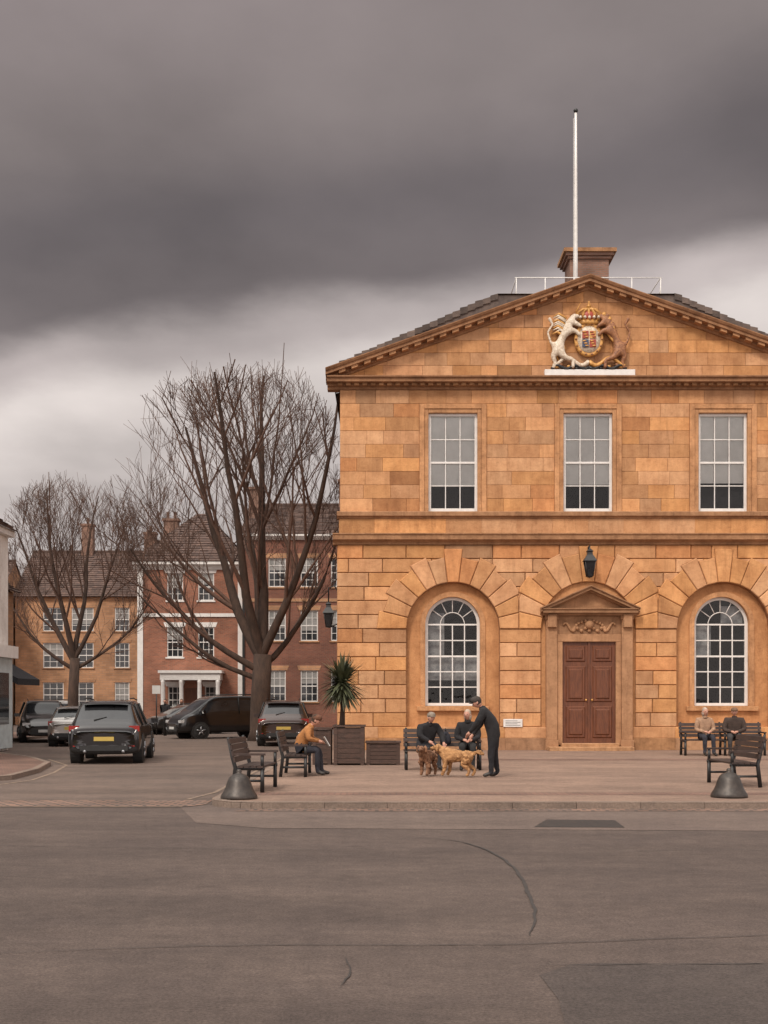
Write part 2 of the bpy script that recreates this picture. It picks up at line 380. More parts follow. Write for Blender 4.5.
def crack(ctrl, w, step=.06, jit=.005, mat=None):
    pts = []
    n = len(ctrl); C = [Vector(c) for c in ctrl]
    for i in range(n - 1):
        p0, p1, p2, p3 = C[max(i - 1, 0)], C[i], C[i + 1], C[min(i + 2, n - 1)]; k = max(1, int((p2 - p1).length / step))
        for j in range(k):
            t = j / k; q = .5 * ((2 * p1) + (p2 - p0) * t + (2 * p0 - 5 * p1 + 4 * p2 - p3) * t * t + (3 * p1 - p0 - 3 * p2 + p3) * t ** 3)
            f = noise.noise_vector(Vector((q.x * 2.2, q.y * 2.2, 3))) * .035
            pts.append(q + Vector((f.x + R.uniform(-jit, jit), f.y + R.uniform(-jit, jit))))
    pts.append(C[-1])
    vs = []; n = len(pts)
    for i, p in enumerate(pts):
        d = (pts[min(i + 1, n - 1)] - pts[max(i - 1, 0)]).normalized(); tp = min(1, 4 * min(i, n - 1 - i) / n + .15)
        nn = Vector((-d.y, d.x)) * w * tp * .5 * (1 + .6 * noise.noise(Vector((i * .31, w * 90, 0)))) 
        vs += [(p.x - nn.x, p.y - nn.y, .008), (p.x + nn.x, p.y + nn.y, .008)]
    mb.add(vs, [(2 * i, 2 * i + 2, 2 * i + 3, 2 * i + 1) for i in range(n - 1)], mat or M_CRACK)
crack([(0.4, 14.8), (0.75, 14.6), (1.05, 14.0), (1.25, 13.1), (1.3, 12.0), (1.27, 10.6), (1.18, 9.4), (1.05, 8.6)], .032)
crack([(-3.2, 7.9), (-1.4, 8.25), (0.2, 8.3), (1.1, 8.35), (2.4, 8.6), (5, 8.9)], .012)
crack([(-0.25, 7.9), (-0.22, 7.5), (-.26, 7.1)], .011)
crack([(-6, 14.2), (-3, 13.8), (-.6, 13.6), (0.6, 14.2)], .012)
crack([(-5, 11.2), (-4, 11.6), (-2.9, 11.3)], .010)
crack([(2.2, 13.2), (3.8, 13.6), (5.6, 13.0)], .010)
crack([(.95, 7.68), (3, 7.72), (5.5, 7.73)], .014)
mb.obj("road_cracks")
mb = MB()
ribbon([(-12, 22.3), (-7.75, 23.6), (-7.45, 25.4), (-7.7, 28), (-8.25, 31.2), (-9.6, 34.3)], .08, .009, M_LINE)
ribbon([(-3.35, 20.4), (-3.1, 22), (-3.05, 28), (-2.95, 38)], .08, .009, M_LINE)
ribbon([(-13, 19.05), (-3.2, 19.05)], .07, .009, M_LINE)
mb.obj("road_markings")

# ------------------------------------------------------------ town hall (elevation drawn at 32 mm per drawing unit)
U = 0.032
def ex(u): return (u - 384) * U
def ez(v): return 1.7 - (v - 700) * U
FY = 38.4
hall = empty("town_hall", (0, FY, 0))
def tint(lo=.80, hi=1.12, sat=.07):
    k = R.uniform(lo, hi)
    if R.random() < .10: k *= .80
    s = R.uniform(-sat, sat)
    r = R.random()
    if r < .20: return (k * 1.0, k * 1.08, k * 1.24)
    if r < .30: return (k * .98, k * .88, k * .80)
    return (k * (1 + s * .6), k, k * (1 - s * 2))
walls = MB(); lower = MB(); trim = MB()
CX = 588; WC = [453, 588, 723]
def course(mbx, v0, v1, u0, u1, blocks, avg, yf, yb, ch, gap, rec, mat, tl=.80, th=1.12, clipf=None):
    ints = []; cur = u0
    for a, b in sorted(blocks):
        if a > cur: ints.append((cur, a))
        cur = max(cur, b)
    if cur < u1: ints.append((cur, u1))
    for a, b in ints:
        x = a; first = True
        while x < b - 1e-3:
            w = avg * R.uniform(.55, 1.45)
            if first: w *= R.uniform(.5, 1); first = False
            e = x + w
            if b - e < avg * .4: e = b
            poly = [(ex(x), ez(v1)), (ex(e), ez(v1)), (ex(e), ez(v0)), (ex(x), ez(v0))]
            if clipf:
                for c in clipf: poly = clip(poly, *c) if len(poly) > 2 else poly
            if len(poly) > 2: mbx.block(poly, yf + R.uniform(-.004, .004), yb, ch, gap, rec, mat, tint(tl, th))
            x = e
nC = 9; h = (512 - 390) / nC
for i in range(nC):
    v0 = 390 + i * h; v1 = v0 + h
    bl = [(c - 33.5, c + 33.5) for c in WC] if i >= 1 else []
    course(walls, v0, v1, 340, 836, bl, 28, 0, .35, .006, .004, .014, M_STONE, .74, 1.14)
SL = 93 / 263.0
zc = ez(289); xc = ex(CX)
cl = [(SL, 1, zc + SL * xc), (-SL, 1, zc - SL * xc)]
v = 378.0
while v > 285:
    course(walls, v - 12.6, v, 345, 831, [], 28, 0, .35, .006, .004, .014, M_STONE, .74, 1.12, clipf=cl)
    v -= 12.6
G0, G1, NG = 545, 727, 13; gh = (G1 - G0) / NG
rings = [(453, 629, 46.5, 72), (723, 629, 46.5, 72), (588, 629, 47, 76)]
for i in range(NG):
    v0 = G0 + i * gh; v1 = v0 + gh; vm = (v0 + v1) / 2
    bl = []
    for (c, vc, ri, ro) in rings:
        if vm < vc:
            rm = (ri + ro) / 2
            if vc - vm < rm: hw = math.sqrt(rm * rm - (vc - vm) ** 2); bl.append((c - hw, c + hw))
        else: bl.append((c - ri, c + ri))
    course(lower, v0, v1, 337, 839, bl, 36, -.07, .30, .022, .010, .055, M_STONE, .82, 1.16)
for (c, vc, ri, ro) in rings:
    nw = 13
    for k in range(nw):
        a0 = math.pi * k / nw; a1 = math.pi * (k + 1) / nw
        r2 = ro * (1.0 if k % 2 else 1.06)
        if k == nw // 2: r2 = ro * 1.12
        r2 = min(r2, (vc - 545.5) / max(.3, math.sin((a0 + a1) / 2)))
        poly = [(ex(c + r * math.cos(a)), ez(vc - r * math.sin(a))) for r, a in ((ri, a0), (r2, a0), (r2, a1), (ri, a1))]
        if c < 520: poly = clip(poly, 1, 0, ex(518.5))
        elif c > 650: poly = clip(poly, -1, 0, -ex(657.5))
        else: poly = clip(clip(poly, 1, 0, ex(657.3)), -1, 0, -ex(518.7))
        poly = clip(poly, 0, 1, ez(545.2))
        lower.block(poly, -.12, .29, .022, .010, .048, M_STONE, tint(.88, 1.15))
def outline(c, vb, vs, r, n=28):
    return [(c - r, vb)] + [(c - r * math.cos(math.pi * i / n), vs - r * math.sin(math.pi * i / n)) for i in range(n + 1)] + [(c + r, vb)]
def plate(mbx, o, i_, yf, yb, mat, tn=(1, 1, 1)):
    n = len(o); O = [(ex(a), ez(b)) for a, b in o]; I = [(ex(a), ez(b)) for a, b in i_]
    vs = [(x, yf, z) for x, z in O] + [(x, yf, z) for x, z in I] + [(x, yb, z) for x, z in I] + [(x, yb, z) for x, z in O]
    fs = []
    for k in range(n):
        j = (k + 1) % n
        fs += [(k, j, n + j, n + k), (n + k, n + j, 2 * n + j, 2 * n + k), (3 * n + k, 3 * n + j, j, k)]
    mbx.add(vs, fs, mat, tn)
frames = MB(); glass = MB(); blinds = MB()
M_NET = nmat("net_curtain", (0.30, 0.29, 0.29), (0.10, 0.10, 0.11), 2.5, .9)
for c in (453, 723):
    plate(trim, outline(c, 736, 628, 48), outline(c, 706, 624, 30), .16, .4, M_STONE, (.92, .87, .82))
    plate(trim, outline(c, 706, 624, 32.5), outline(c, 706 - .01, 624, 27.6), .115, .42, M_TRIM, (1.12, 1.1, 1.08))
    trim.bbox(ex(c - 36), ex(c + 36), .02, .4, ez(711), ez(706.2), M_TRIM, .012, (1.08, 1.05, 1))
    plate(frames, outline(c, 705.8, 624, 27.5), outline(c, 703, 624, 24.6), .30, .38, M_WHITE)
    bw = .017
    for du in (-12.2, 0, 12.2): frames.box(ex(c + du) - bw, ex(c + du) + bw, .32, .36, ez(703), ez(624), M_WHITE)
    for vv, w in ((624, 1.3), (640, .9), (656, 1.5), (671.5, .9), (687, .9)): frames.box(ex(c - 25), ex(c + 25), .317, .363, ez(vv + w * .6), ez(vv - w * .6), M_WHITE)
    pts = [(ex(c + 12.2 * math.cos(math.pi * i / 16)), .34, ez(624 - 12.2 * math.sin(math.pi * i / 16))) for i in range(17)]
    frames.tube(pts, [bw] * 17, 4, M_WHITE)
    for a in (36, 63, 90, 117, 144):
        frames.tube([(ex(c + 12 * math.cos(rad(a))), .34, ez(624 - 12 * math.sin(rad(a)))), (ex(c + 25 * math.cos(rad(a))), .34, ez(624 - 25 * math.sin(rad(a))))], [bw, bw], 4, M_WHITE)
    g = [(ex(a), .345, ez(b)) for a, b in outline(c, 704, 624, 26)]
    glass.add(g, [tuple(range(len(g)))], M_GLASS)
    for (a, b, t0, t1) in ((-25, 25, 657, 680), (-24, -8, 612, 655)) if c == 453 else ((-24, -8, 625, 655), (2, 24, 605, 622)):
        blinds.box(ex(c + a), ex(c + b), .5, .52, ez(t1), ez(t0), M_NET)
for i, c in enumerate(WC):
    L0, L1, T, B = c - 24.5, c + 24.5, 413, 511
    for (a, b, yy) in ((33.5, 28.5, -.055), (28.5, 24.5, -.025)):
        tn = (1.12, 1.1, 1.08) if yy < -.03 else (1.0, 1.0, 1.0)
        trim.bbox(ex(c - a), ex(c - b), yy, .3, ez(512), ez(404 + (33.5 - a)), M_TRIM, .010, tn)
        trim.bbox(ex(c + b), ex(c + a), yy, .3, ez(512), ez(404 + (33.5 - a)), M_TRIM, .010, tn)
        trim.bbox(ex(c - b), ex(c + b), yy, .3, ez(404 + (33.5 - b)), ez(404 + (33.5 - a)), M_TRIM, .010, tn)
    fw = .085
    x0, x1, z0, z1 = ex(L0), ex(L1), ez(B), ez(T)
    yf = .10
    frames.box(x0, x0 + fw, yf, yf + .12, z0, z1, M_WHITE); frames.box(x1 - fw, x1, yf, yf + .12, z0, z1, M_WHITE)
    frames.box(x0 + fw, x1 - fw, yf, yf + .12, z1 - fw, z1, M_WHITE); frames.box(x0 + fw, x1 - fw, yf - .03, yf + .12, z0, z0 + fw * 1.1, M_WHITE)
    zm = (z0 + z1) / 2
    frames.box(x0 + fw, x1 - fw, yf + .015, yf + .1, zm - .03, zm + .03, M_WHITE)
    for k in (1, 2):
        xx = x0 + fw + (x1 - x0 - 2 * fw) * k / 3; frames.box(xx - .014, xx + .014, yf + .03, yf + .075, z0 + fw, z1 - fw, M_WHITE)
    for zz in ((z0 + fw + zm) / 2, (z1 - fw + zm) / 2): frames.box(x0 + fw, x1 - fw, yf + .033, yf + .072, zz - .014, zz + .014, M_WHITE)
    glass.add([(x0, yf + .055, z0), (x1, yf + .055, z0), (x1, yf + .055, z1), (x0, yf + .055, z1)], [(0, 1, 2, 3)], M_GLASS)
    zb = z0 + fw + (zm - z0 - fw) * (.50 + .03 * i)
    blinds.box(x0 + .01, x1 - .01, yf + .085, yf + .095, zb, z1, M_BLIND)
def hm(u0, u1, prof, mat, tn=(1, 1, 1)):
    trim.mould(ex(u0), 0, ex(u1), 0, [(p[0], ez(p[1])) for p in prof], mat, tn)
hm(337, 839, [(.3, 518.8), (-.07, 518.8), (-.09, 517.4), (-.17, 516.4), (-.17, 512.8), (-.10, 511.8), (.3, 511.8)], M_TRIM, (.70, .70, .73))
for k in range(14):
    a = 339 + k * 498 / 14; trim.bbox(ex(a), ex(a + 498 / 14), -.05, .3, ez(534), ez(518.8), M_STONE, .008, tint(.85, 1.12))
hm(333, 843, [(.3, 545), (-.12, 545), (-.12, 543), (-.2, 541.4), (-.27, 540.4), (-.27, 536.2), (-.3, 535.4), (-.3, 534.2), (-.1, 533.4), (.3, 533.4)], M_TRIM, (.70, .69, .71))
for (a, b) in ((335, 546), (630, 841)):
    x = a
    while x < b - 1:
        e = min(b, x + R.uniform(32, 50));
        if b - e < 15: e = b
        trim.prism([(ex(x), ez(750.2)), (ex(e), ez(750.2)), (ex(e), ez(738)), (ex(x), ez(738))], -.14, .3, .010, M_TRIM, tint(.7, .95))
        trim.prism([(ex(x), ez(738)), (ex(e), ez(738)), (ex(e), ez(727)), (ex(x), ez(727))], -.115, .3, .014, M_STONE, tint(.85, 1.05)); x = e
hm(327.5, 848.5, [(.3, 389.9), (-.05, 389.9), (-.05, 387.6), (-.12, 386.8), (-.14, 384.6), (-.36, 384.2), (-.36, 381.0), (-.42, 380.0), (-.42, 378.6), (.3, 377.0)], M_TRIM, (.60, .58, .60))
k = 338
while k < 838:
    trim.box(ex(k), ex(k + 4.6), -.22, -.13, ez(386.9), ez(384.3), M_TRIM, (.8, .8, .8)); k += 8.2
pr = [(.3, -11.5 * U), (-.06, -11.5 * U), (-.08, -9.6 * U), (-.14, -9.0 * U), (-.14, -6.6 * U), (-.38, -6.2 * U), (-.38, -3.4 * U), (-.42, -2.8 * U), (-.46, -.8 * U), (-.46, 0), (.3, .5 * U)]
trim.mould(ex(326), ez(371.3), ex(CX), ez(278.6), pr, M_TRIM, (.68, .66, .68))
trim.mould(ex(CX), ez(278.6), ex(850), ez(371.3), pr, M_TRIM, (.68, .66, .68))
for sgn in (-1, 1):
    k = 8
    while k < 250:
        u = CX + sgn * k; a, b = (u - 3.2, u + 3.2)
        def zt(uu, off): return ez(278.6 + SL * abs(uu - CX) + off)
        vs = []
        for y in (-.33, -.13):
            vs += [(ex(a), y, zt(a, 9.2)), (ex(b), y, zt(b, 9.2)), (ex(b), y, zt(b, 6.4)), (ex(a), y, zt(a, 6.4))]
        trim.add(vs, [(0, 1, 2, 3), (4, 7, 6, 5), (0, 4, 5, 1), (1, 5, 6, 2), (2, 6, 7, 3), (3, 7, 4, 0)], M_TRIM, (.9, .88, .88))
        k += 12.5
walls.obj("upper_walls", hall); lower.obj("rusticated_walls", hall)
sw = MB()
sw.box(ex(340), ex(340) + .5, .36, 15, 0, ez(380), M_STONE); sw.box(ex(836) - .5, ex(836), .36, 15, 0, ez(380), M_STONE)
sw.box(ex(340) + .5, ex(836) - .5, 14.5, 15, 0, ez(380), M_STONE)
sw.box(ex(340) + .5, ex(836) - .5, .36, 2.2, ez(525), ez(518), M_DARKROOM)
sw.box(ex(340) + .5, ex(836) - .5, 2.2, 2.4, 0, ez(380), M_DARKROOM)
sw.obj("side_walls", hall)
rf = MB()
zE, zT = 12.42, 14.78
for side in (0, 1):
    n = 22
    xe, xt = (ex(331), ex(499)) if side == 0 else (ex(845), ex(677))
    for i in range(n):
        t0, t1 = i / n, (i + 1) / n
        xa, xb = xe + (xt - xe) * t0, xe + (xt - xe) * t1
        za, zb = zE + (zT - zE) * t0, zE + (zT - zE) * t1
        y = .32
        while y < 15:
            w = R.uniform(.3, .8) if y < 6 else 3
            y2 = min(15.2, y + w); dz = R.uniform(0, .05); q = R.uniform(.6, 1.4)
            rf.add([(xa, y, za + .07 + dz), (xb, y, zb + .035 + dz * .5), (xb, y2, zb + .035 + dz * .5), (xa, y2, za + .07 + dz), (xa, y, za - .1), (xb, y, zb - .15), (xa, y2, za - .1)], [(0, 1, 2, 3), (0, 4, 5, 1), (0, 3, 6, 4)], M_ROOF, (q, q * .98, q * .95)); y = y2
rf.add([(ex(499), .3, zT + .03), (ex(677), .3, zT + .03), (ex(677), 15.2, zT + .03), (ex(499), 15.2, zT + .03)], [(0, 1, 2, 3)], M_ROOF)
for yy in (.36, 15.1):
    rf.add([(ex(331), yy, zE), (ex(845), yy, zE), (ex(677), yy, zT), (ex(499), yy, zT)], [(0, 1, 2, 3)], M_ROOF)
rf.obj("slate_roof", hall)
ch = MB()
ch.box(6.60, 7.98, 4.2, 5.4, 14.5, 17.35, M_CHIM); ch.box(6.52, 8.06, 4.12, 5.48, 17.35, 17.45, M_CHIM); ch.box(6.44, 8.14, 4.04, 5.56, 17.45, 17.55, M_CHIM)
ch.box(6.36, 8.22, 3.96, 5.64, 17.55, 17.68, M_TRIM, (.8, .8, .8))
for xx in (6.9, 7.68): ch.lathe((xx, 4.8, 17.68), [(.16, 0), (.13, .05), (.12, .22), (.15, .26), (.12, .28)], 12, M_CHIM)
ch.obj("chimney", hall)
rl = MB()
for xx in [4.4 + i * .96 for i in range(6)]: rl.tube([(xx, 1.5, 14.78), (xx, 1.5, 15.74)], [.018, .018], 6, M_WHITE); rl.tube([(xx, 1.5, 15.5), (xx, 2.1, 14.8)], [.012, .012], 5, M_WHITE)
for zz in (15.74, 15.2): rl.tube([(4.35, 1.5, zz), (9.25, 1.5, zz)], [.018, .018], 6, M_WHITE)
for xx in (4.4, 9.2):
    for zz in (15.74, 15.3): rl.tube([(xx, 1.5, zz), (xx, 4.0, zz)], [.018, .018], 5, M_WHITE)
    rl.tube([(xx, 4, 14.8), (xx, 4, 15.74)], [.018, .018], 5, M_WHITE)
rl.obj("roof_railing", hall)
fp = MB()
fx = 6.63; fy = 3.1
fp.tube([(fx, fy, 14.8), (fx, fy, 17), (fx, fy, 20), (fx, fy, 22.0)], [.075, .072, .055, .04], 12, M_WHITE)
fp.ball((fx, fy, 22.08), .08, M_IRON); fp.box(fx - .12, fx + .12, fy - .1, fy + .1, 14.8, 15.9, M_WHITE)
fp.box(fx - .09, fx - .08, fy - .05, fy - .03, 15.2, 21.8, M_WHITE)
fp.lathe((fx, fy, 15.9), [(.13, 0), (.13, .12), (.08, .16)], 10, M_WHITE)
fp.obj("flagpole", None, (0, FY, 0))

dc = MB(); DC = 588.5
dc.box(ex(536), ex(641), .0, .3, ez(727), ez(580), M_STONE, (.95, .95, .95))
dcx = MB()
for sg in (-1, 1):
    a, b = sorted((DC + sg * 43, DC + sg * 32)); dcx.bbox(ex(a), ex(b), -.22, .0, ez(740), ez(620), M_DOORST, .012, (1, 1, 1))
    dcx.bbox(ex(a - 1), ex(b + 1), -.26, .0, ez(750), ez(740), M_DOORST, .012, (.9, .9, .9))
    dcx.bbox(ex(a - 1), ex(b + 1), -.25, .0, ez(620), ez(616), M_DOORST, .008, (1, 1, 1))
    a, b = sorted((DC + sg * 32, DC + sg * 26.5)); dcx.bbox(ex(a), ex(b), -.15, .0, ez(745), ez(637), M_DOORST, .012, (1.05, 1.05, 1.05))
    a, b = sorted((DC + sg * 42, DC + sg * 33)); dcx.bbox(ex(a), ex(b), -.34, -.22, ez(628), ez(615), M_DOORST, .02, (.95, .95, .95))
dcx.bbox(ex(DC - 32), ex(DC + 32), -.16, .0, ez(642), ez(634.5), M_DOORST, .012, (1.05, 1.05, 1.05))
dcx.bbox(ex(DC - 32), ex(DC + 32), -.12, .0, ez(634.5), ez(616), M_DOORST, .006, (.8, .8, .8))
for i in range(13):
    a = i / 12 * math.pi; dcx.ball((ex(DC + 15 * math.cos(a)), -.14, ez(630 - 9 * math.sin(a))), .055, M_DOORST, 8)
for i in range(9): dcx.ball((ex(DC - 16 + i * 4), -.15, ez(631 - (i % 2) * 2.5)), .06, M_DOORST, 8)
dcx.ball((ex(DC), -.15, ez(625)), .15, M_DOORST, 10)
for sg in (-1, 1):
    dcx.tube([(ex(DC + sg * (14 + 12 * t)), -.14, ez(627 + 4 * math.sin(t * 6))) for t in [j / 8 for j in range(9)]], [.06 - .003 * j for j in range(9)], 6, M_DOORST)
cp = [(.0, 616), (-.26, 616), (-.30, 614), (-.44, 613.6), (-.44, 611), (-.48, 610.2), (-.48, 609.2), (0, 608.4)]
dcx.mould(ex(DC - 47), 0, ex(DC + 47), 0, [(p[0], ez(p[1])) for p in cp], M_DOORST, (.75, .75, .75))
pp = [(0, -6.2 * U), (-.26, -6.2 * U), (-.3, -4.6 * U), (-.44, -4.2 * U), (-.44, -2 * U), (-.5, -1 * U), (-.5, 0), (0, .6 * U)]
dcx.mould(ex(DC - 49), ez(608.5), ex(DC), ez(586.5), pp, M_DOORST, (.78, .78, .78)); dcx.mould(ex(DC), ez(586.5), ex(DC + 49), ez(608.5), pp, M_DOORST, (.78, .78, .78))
dcx.prism([(ex(DC - 40), ez(608.6)), (ex(DC + 40), ez(608.6)), (ex(DC), ez(590))], -.14, 0, .0, M_DOORST, (1, 1, 1))
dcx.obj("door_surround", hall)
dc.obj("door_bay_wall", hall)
dr = MB()
for sg in (-1, 1):
    a, b = sorted((DC + sg * 26.4, DC + sg * .35))
    dr.box(ex(a), ex(b), -.06, -.005, ez(743), ez(642), M_DOOR)
    for (t0, t1) in ((646, 662), (666, 702), (706, 738)):
        p, q = ex(a) + .1, ex(b) - .1
        dr.prism([(p, ez(t1)), (q, ez(t1)), (q, ez(t0)), (p, ez(t0))], -.095, -.055, .038, M_DOOR)
        p += .09; q -= .09
        dr.prism([(p, ez(t1) + .1), (q, ez(t1) + .1), (q, ez(t0) - .1), (p, ez(t0) - .1)], -.13, -.09, .035, M_DOOR)
    dr.ball((ex(DC + sg * 3), -.11, ez(700)), .035, M_GOLD, 8)
dr.box(ex(DC) - .03, ex(DC) + .03, -.10, -.055, ez(743), ez(642), M_DOOR)
dr.obj("double_door", hall)
st = MB()
st.bbox(ex(546.2), ex(629.8), -.75, -.0, 0, ez(750) + .12, M_TRIM, .015, (.95, 1, 1.05)); st.bbox(ex(560), ex(617), -.42, -.005, .15, ez(743), M_TRIM, .015, (.95, 1, 1.05))
st.obj("door_steps", hall)

def lantern(mbx, c, s=1.0):
    x, y, z = c
    mbx.lathe((x, y, z), [(.07 * s, 0), (.10 * s, .03 * s)], 4, M_IRON, False, ang0=rad(45))
    mbx.lathe((x, y, z + .03 * s), [(.09 * s, 0), (.17 * s, .38 * s)], 4, M_DGLASS, False, ang0=rad(45))
    for k in range(4):
        a = rad(45 + 90 * k)
        mbx.tube([(x + .10 * s * math.cos(a), y + .10 * s * math.sin(a), z + .02 * s), (x + .185 * s * math.cos(a), y + .185 * s * math.sin(a), z + .42 * s)], [.014 * s] * 2, 5, M_IRON)
    mbx.lathe((x, y, z + .41 * s), [(.23 * s, 0), (.21 * s, .03 * s), (.10 * s, .16 * s), (.09 * s, .22 * s), (.12 * s, .25 * s), (.02 * s, .32 * s), (.02 * s, .4 * s)], 4, M_IRON, False, ang0=rad(45))
lb = MB(); lantern(lb, (ex(587), -.5, ez(579)), 1.25)
lb.tube([(ex(587), -.1, ez(563)), (ex(587), -.3, ez(548)), (ex(587), -.5, ez(550)), (ex(587), -.5, ez(561))], [.03] * 4, 6, M_IRON)
lb.tube([(ex(587), -.08, ez(574)), (ex(587), -.42, ez(579))], [.02] * 2, 6, M_IRON)
lb.obj("wall_lantern", None, (0, FY, 0))
lb = MB(); lantern(lb, (-1.80, .55, 4.05), 1.15)
lb.tube([(-1.42, .55, 5.1), (-1.6, .55, 5.4), (-1.80, .55, 5.35), (-1.80, .55, 4.85)], [.025] * 4, 6, M_IRON)
lb.tube([(-1.42, .55, 4.2), (-1.80, .55, 4.05)], [.025] * 2, 6, M_IRON)
lb.obj("wall_lantern", None, (0, FY, 0))
pq = MB(); pq.bbox(ex(503), ex(522), -.145, -.116, ez(727), ez(719), M_WHITE, .008)
for k in range(4): pq.box(ex(505), ex(520 - k % 2 * 3), -.148, -.1455, ez(725.4 - k * 1.5), ez(725.0 - k * 1.5), M_PLASTIC)
pq.obj("wall_plaque", None, (0, FY, 0))
trim.obj("stone_trim", hall); frames.obj("window_frames", hall); glass.obj("window_panes", hall); blinds.obj("blinds", hall)

# ------------------------------------------------------------ skin helper
def skin(verts, edges, radii, root=0, sub=1):
    me = bpy.data.meshes.new("tmp"); me.from_pydata([tuple(v) for v in verts], edges, [])
    ob = bpy.data.objects.new("tmp", me); COL.objects.link(ob)
    ob.modifiers.new("s", 'SKIN')
    for i, sv in enumerate(me.skin_vertices[0].data):
        r = radii[i]; sv.radius = (r, r) if not isinstance(r, tuple) else r; sv.use_root = (i == root)
    if sub:
        m = ob.modifiers.new("u", 'SUBSURF'); m.levels = sub; m.render_levels = sub
    dg = bpy.context.evaluated_depsgraph_get(); dg.update()
    m2 = bpy.data.meshes.new_from_object(ob.evaluated_get(dg))
    vs = [v.co.copy() for v in m2.vertices]; fs = [tuple(p.vertices) for p in m2.polygons]
    bpy.data.objects.remove(ob); bpy.data.meshes.remove(me); bpy.data.meshes.remove(m2)
    return vs, fs

# coat of arms
ca = MB()
def A(du, dv): return (ex(588 + du), -.16, ez(342 + dv))
ca.bbox(ex(544), ex(634), -.20, .0, ez(378), ez(371), M_WHITE, .012)
def chain(pts, edges, rs, mat, mirror, root=0):
    P = [Vector(A((-p[0] if mirror else p[0]), p[1])) for p in pts]
    for i, p in enumerate(pts):
        if len(p) > 2: P[i].y = p[2]
    v, f = skin(P, edges, [r * U for r in rs], root, 1); ca.add(v, f, mat, smooth=True)
LP = [(30, 8), (27, -2), (22, -11), (19, -19), (14, -25), (9, -23), (25, 17, -.22), (16, 20, -.22), (16, 28, -.22), (36, 16), (33, 22), (36, 28), (13, -9, -.22), (9, -4, -.22), (12, -16, -.24), (8, -13, -.26), (38, 2), (41, -8), (36, -16), (40, -23)]
LE = [(0, 1), (1, 2), (2, 3), (3, 4), (4, 5), (0, 6), (6, 7), (7, 8), (0, 9), (9, 10), (10, 11), (2, 12), (12, 13), (3, 14), (14, 15), (0, 16), (16, 17), (17, 18), (18, 19)]
LR = [5.0, 3.8, 5.2, 5.6, 4.6, 2.4, 3.2, 1.8, 1.8, 3.2, 1.8, 1.8, 2.2, 1.6, 2.2, 1.6, 1.2, 1.0, 1.1, 2.2]
chain(LP, LE, LR, M_LION, False)
UR = list(LR); UR[3] = 3.6; UR[4] = 3.0; UR[2] = 4.8
chain(LP, LE, UR, M_UNI, True)
ca.tube([A(-13, -28), A(-8, -38)], [.03, .008], 6, M_GOLD)
for i in range(10):
    t = i / 9; p = A(24 - 8 * t + R.uniform(-1.5, 1.5), -12 - 13 * t); ca.ball((p[0], -.22, p[2]), .085, M_GOLD if i % 3 == 0 else M_LION, 6)
    p = A(-(26 + R.uniform(-1, 3)), -4 - 18 * t); ca.tube([(p[0] + .15, -.15, p[2]), (p[0] - .1, -.18, p[2] + .14), (p[0] - .26, -.16, p[2] + .07)], [.05, .04, .01], 6, M_UNI if i % 3 else M_GOLD)
ca.tube([A(-20, -12), A(-27, -2), A(-24, 8), A(-33, 14), A(-28, 24)], [.035] * 5, 5, M_GOLD)
ca.tube([A(18, -8), A(24, 0), A(33, 6), A(27, 14)], [.045] * 4, 5, M_GOLD)
ca.lathe((ex(588), 0, ez(341)), [(14.5 * U, -.10), (14.5 * U, -.17), (13 * U, -.20), (11.5 * U, -.17)], 28, M_GOLD, True, 'Y', sy=1.18)
ca.lathe((ex(588), 0, ez(341)), [(11.5 * U, -.15), (11.3 * U, -.185), (2 * U, -.21)], 28, M_UNI, True, 'Y', sy=1.18)
for (a, b, m) in ((-1, -1, M_RED), (1, -1, M_GOLD), (-1, 1, M_BLUE), (1, 1, M_RED)):
    x0, x1 = sorted((a * .5, a * 6.8)); v0, v1 = sorted((b * .5, b * 8.2))
    ca.bbox(ex(588 + x0), ex(588 + x1), -.235, -.2, ez(341 + v1), ez(341 + v0), m, .01)
    for q in range(3): ca.ball((ex(588 + a * 3.6 + (q - 1) * 1.2), -.24, ez(341 + b * 4.4 + (q - 1) * 2.4)), .034, M_GOLD if m != M_GOLD else M_RED, 6, (2.0, .6, .7))
for k in range(14):
    a = 2 * math.pi * k / 14; ca.ball((ex(588 + 13 * math.cos(a)), -.2, ez(341 + 15.3 * math.sin(a))), .035, M_LION, 6)
ca.lathe((ex(588), -.14, ez(326)), [(9 * U, 0), (9.6 * U, 2 * U), (9 * U, 4 * U)], 20, M_GOLD, sy=.4)
for k in range(5):
    u = -9 + k * 4.5
    ca.tube([A(u, -20), A(u * 1.25, -27), A(u * .7, -31), A(0, -32)], [.06, .055, .045, .045], 6, M_GOLD); ca.ball((A(u, -22)[0], -.3, A(u, -22)[2]), .05, M_UNI, 6)
ca.ball((ex(588), -.13, ez(317)), 6.5 * U, M_RED, 12, (1, .4, .75)); ca.ball((ex(588), -.16, ez(308)), .07, M_GOLD); ca.box(ex(588) - .025, ex(588) + .025, -.18, -.14, ez(307), ez(303), M_GOLD)
for sg in (-1, 1):
    pts = [A(sg * u, 21 + 4 * math.sin(u * .22)) for u in range(0, 39, 3)]
    ca.tube(pts, [.075 - .002 * i for i in range(13)], 6, M_GOLD if sg > 0 else M_UNI)
    pts = [A(sg * u, 26.5 + 2 * math.sin(u * .35)) for u in range(0, 36, 3)]
    ca.tube(pts, [.055] * 12, 6, M_IRON)
    for k in range(9): ca.ball(A(sg * (4 + k * 4), 24 + (k % 3) * 1.8), .06, (M_LION, M_GOLD, M_IRON)[k % 3], 6, (1.2, .6, .8))
ca.obj("coat_of_arms", None, (0, FY, 0))

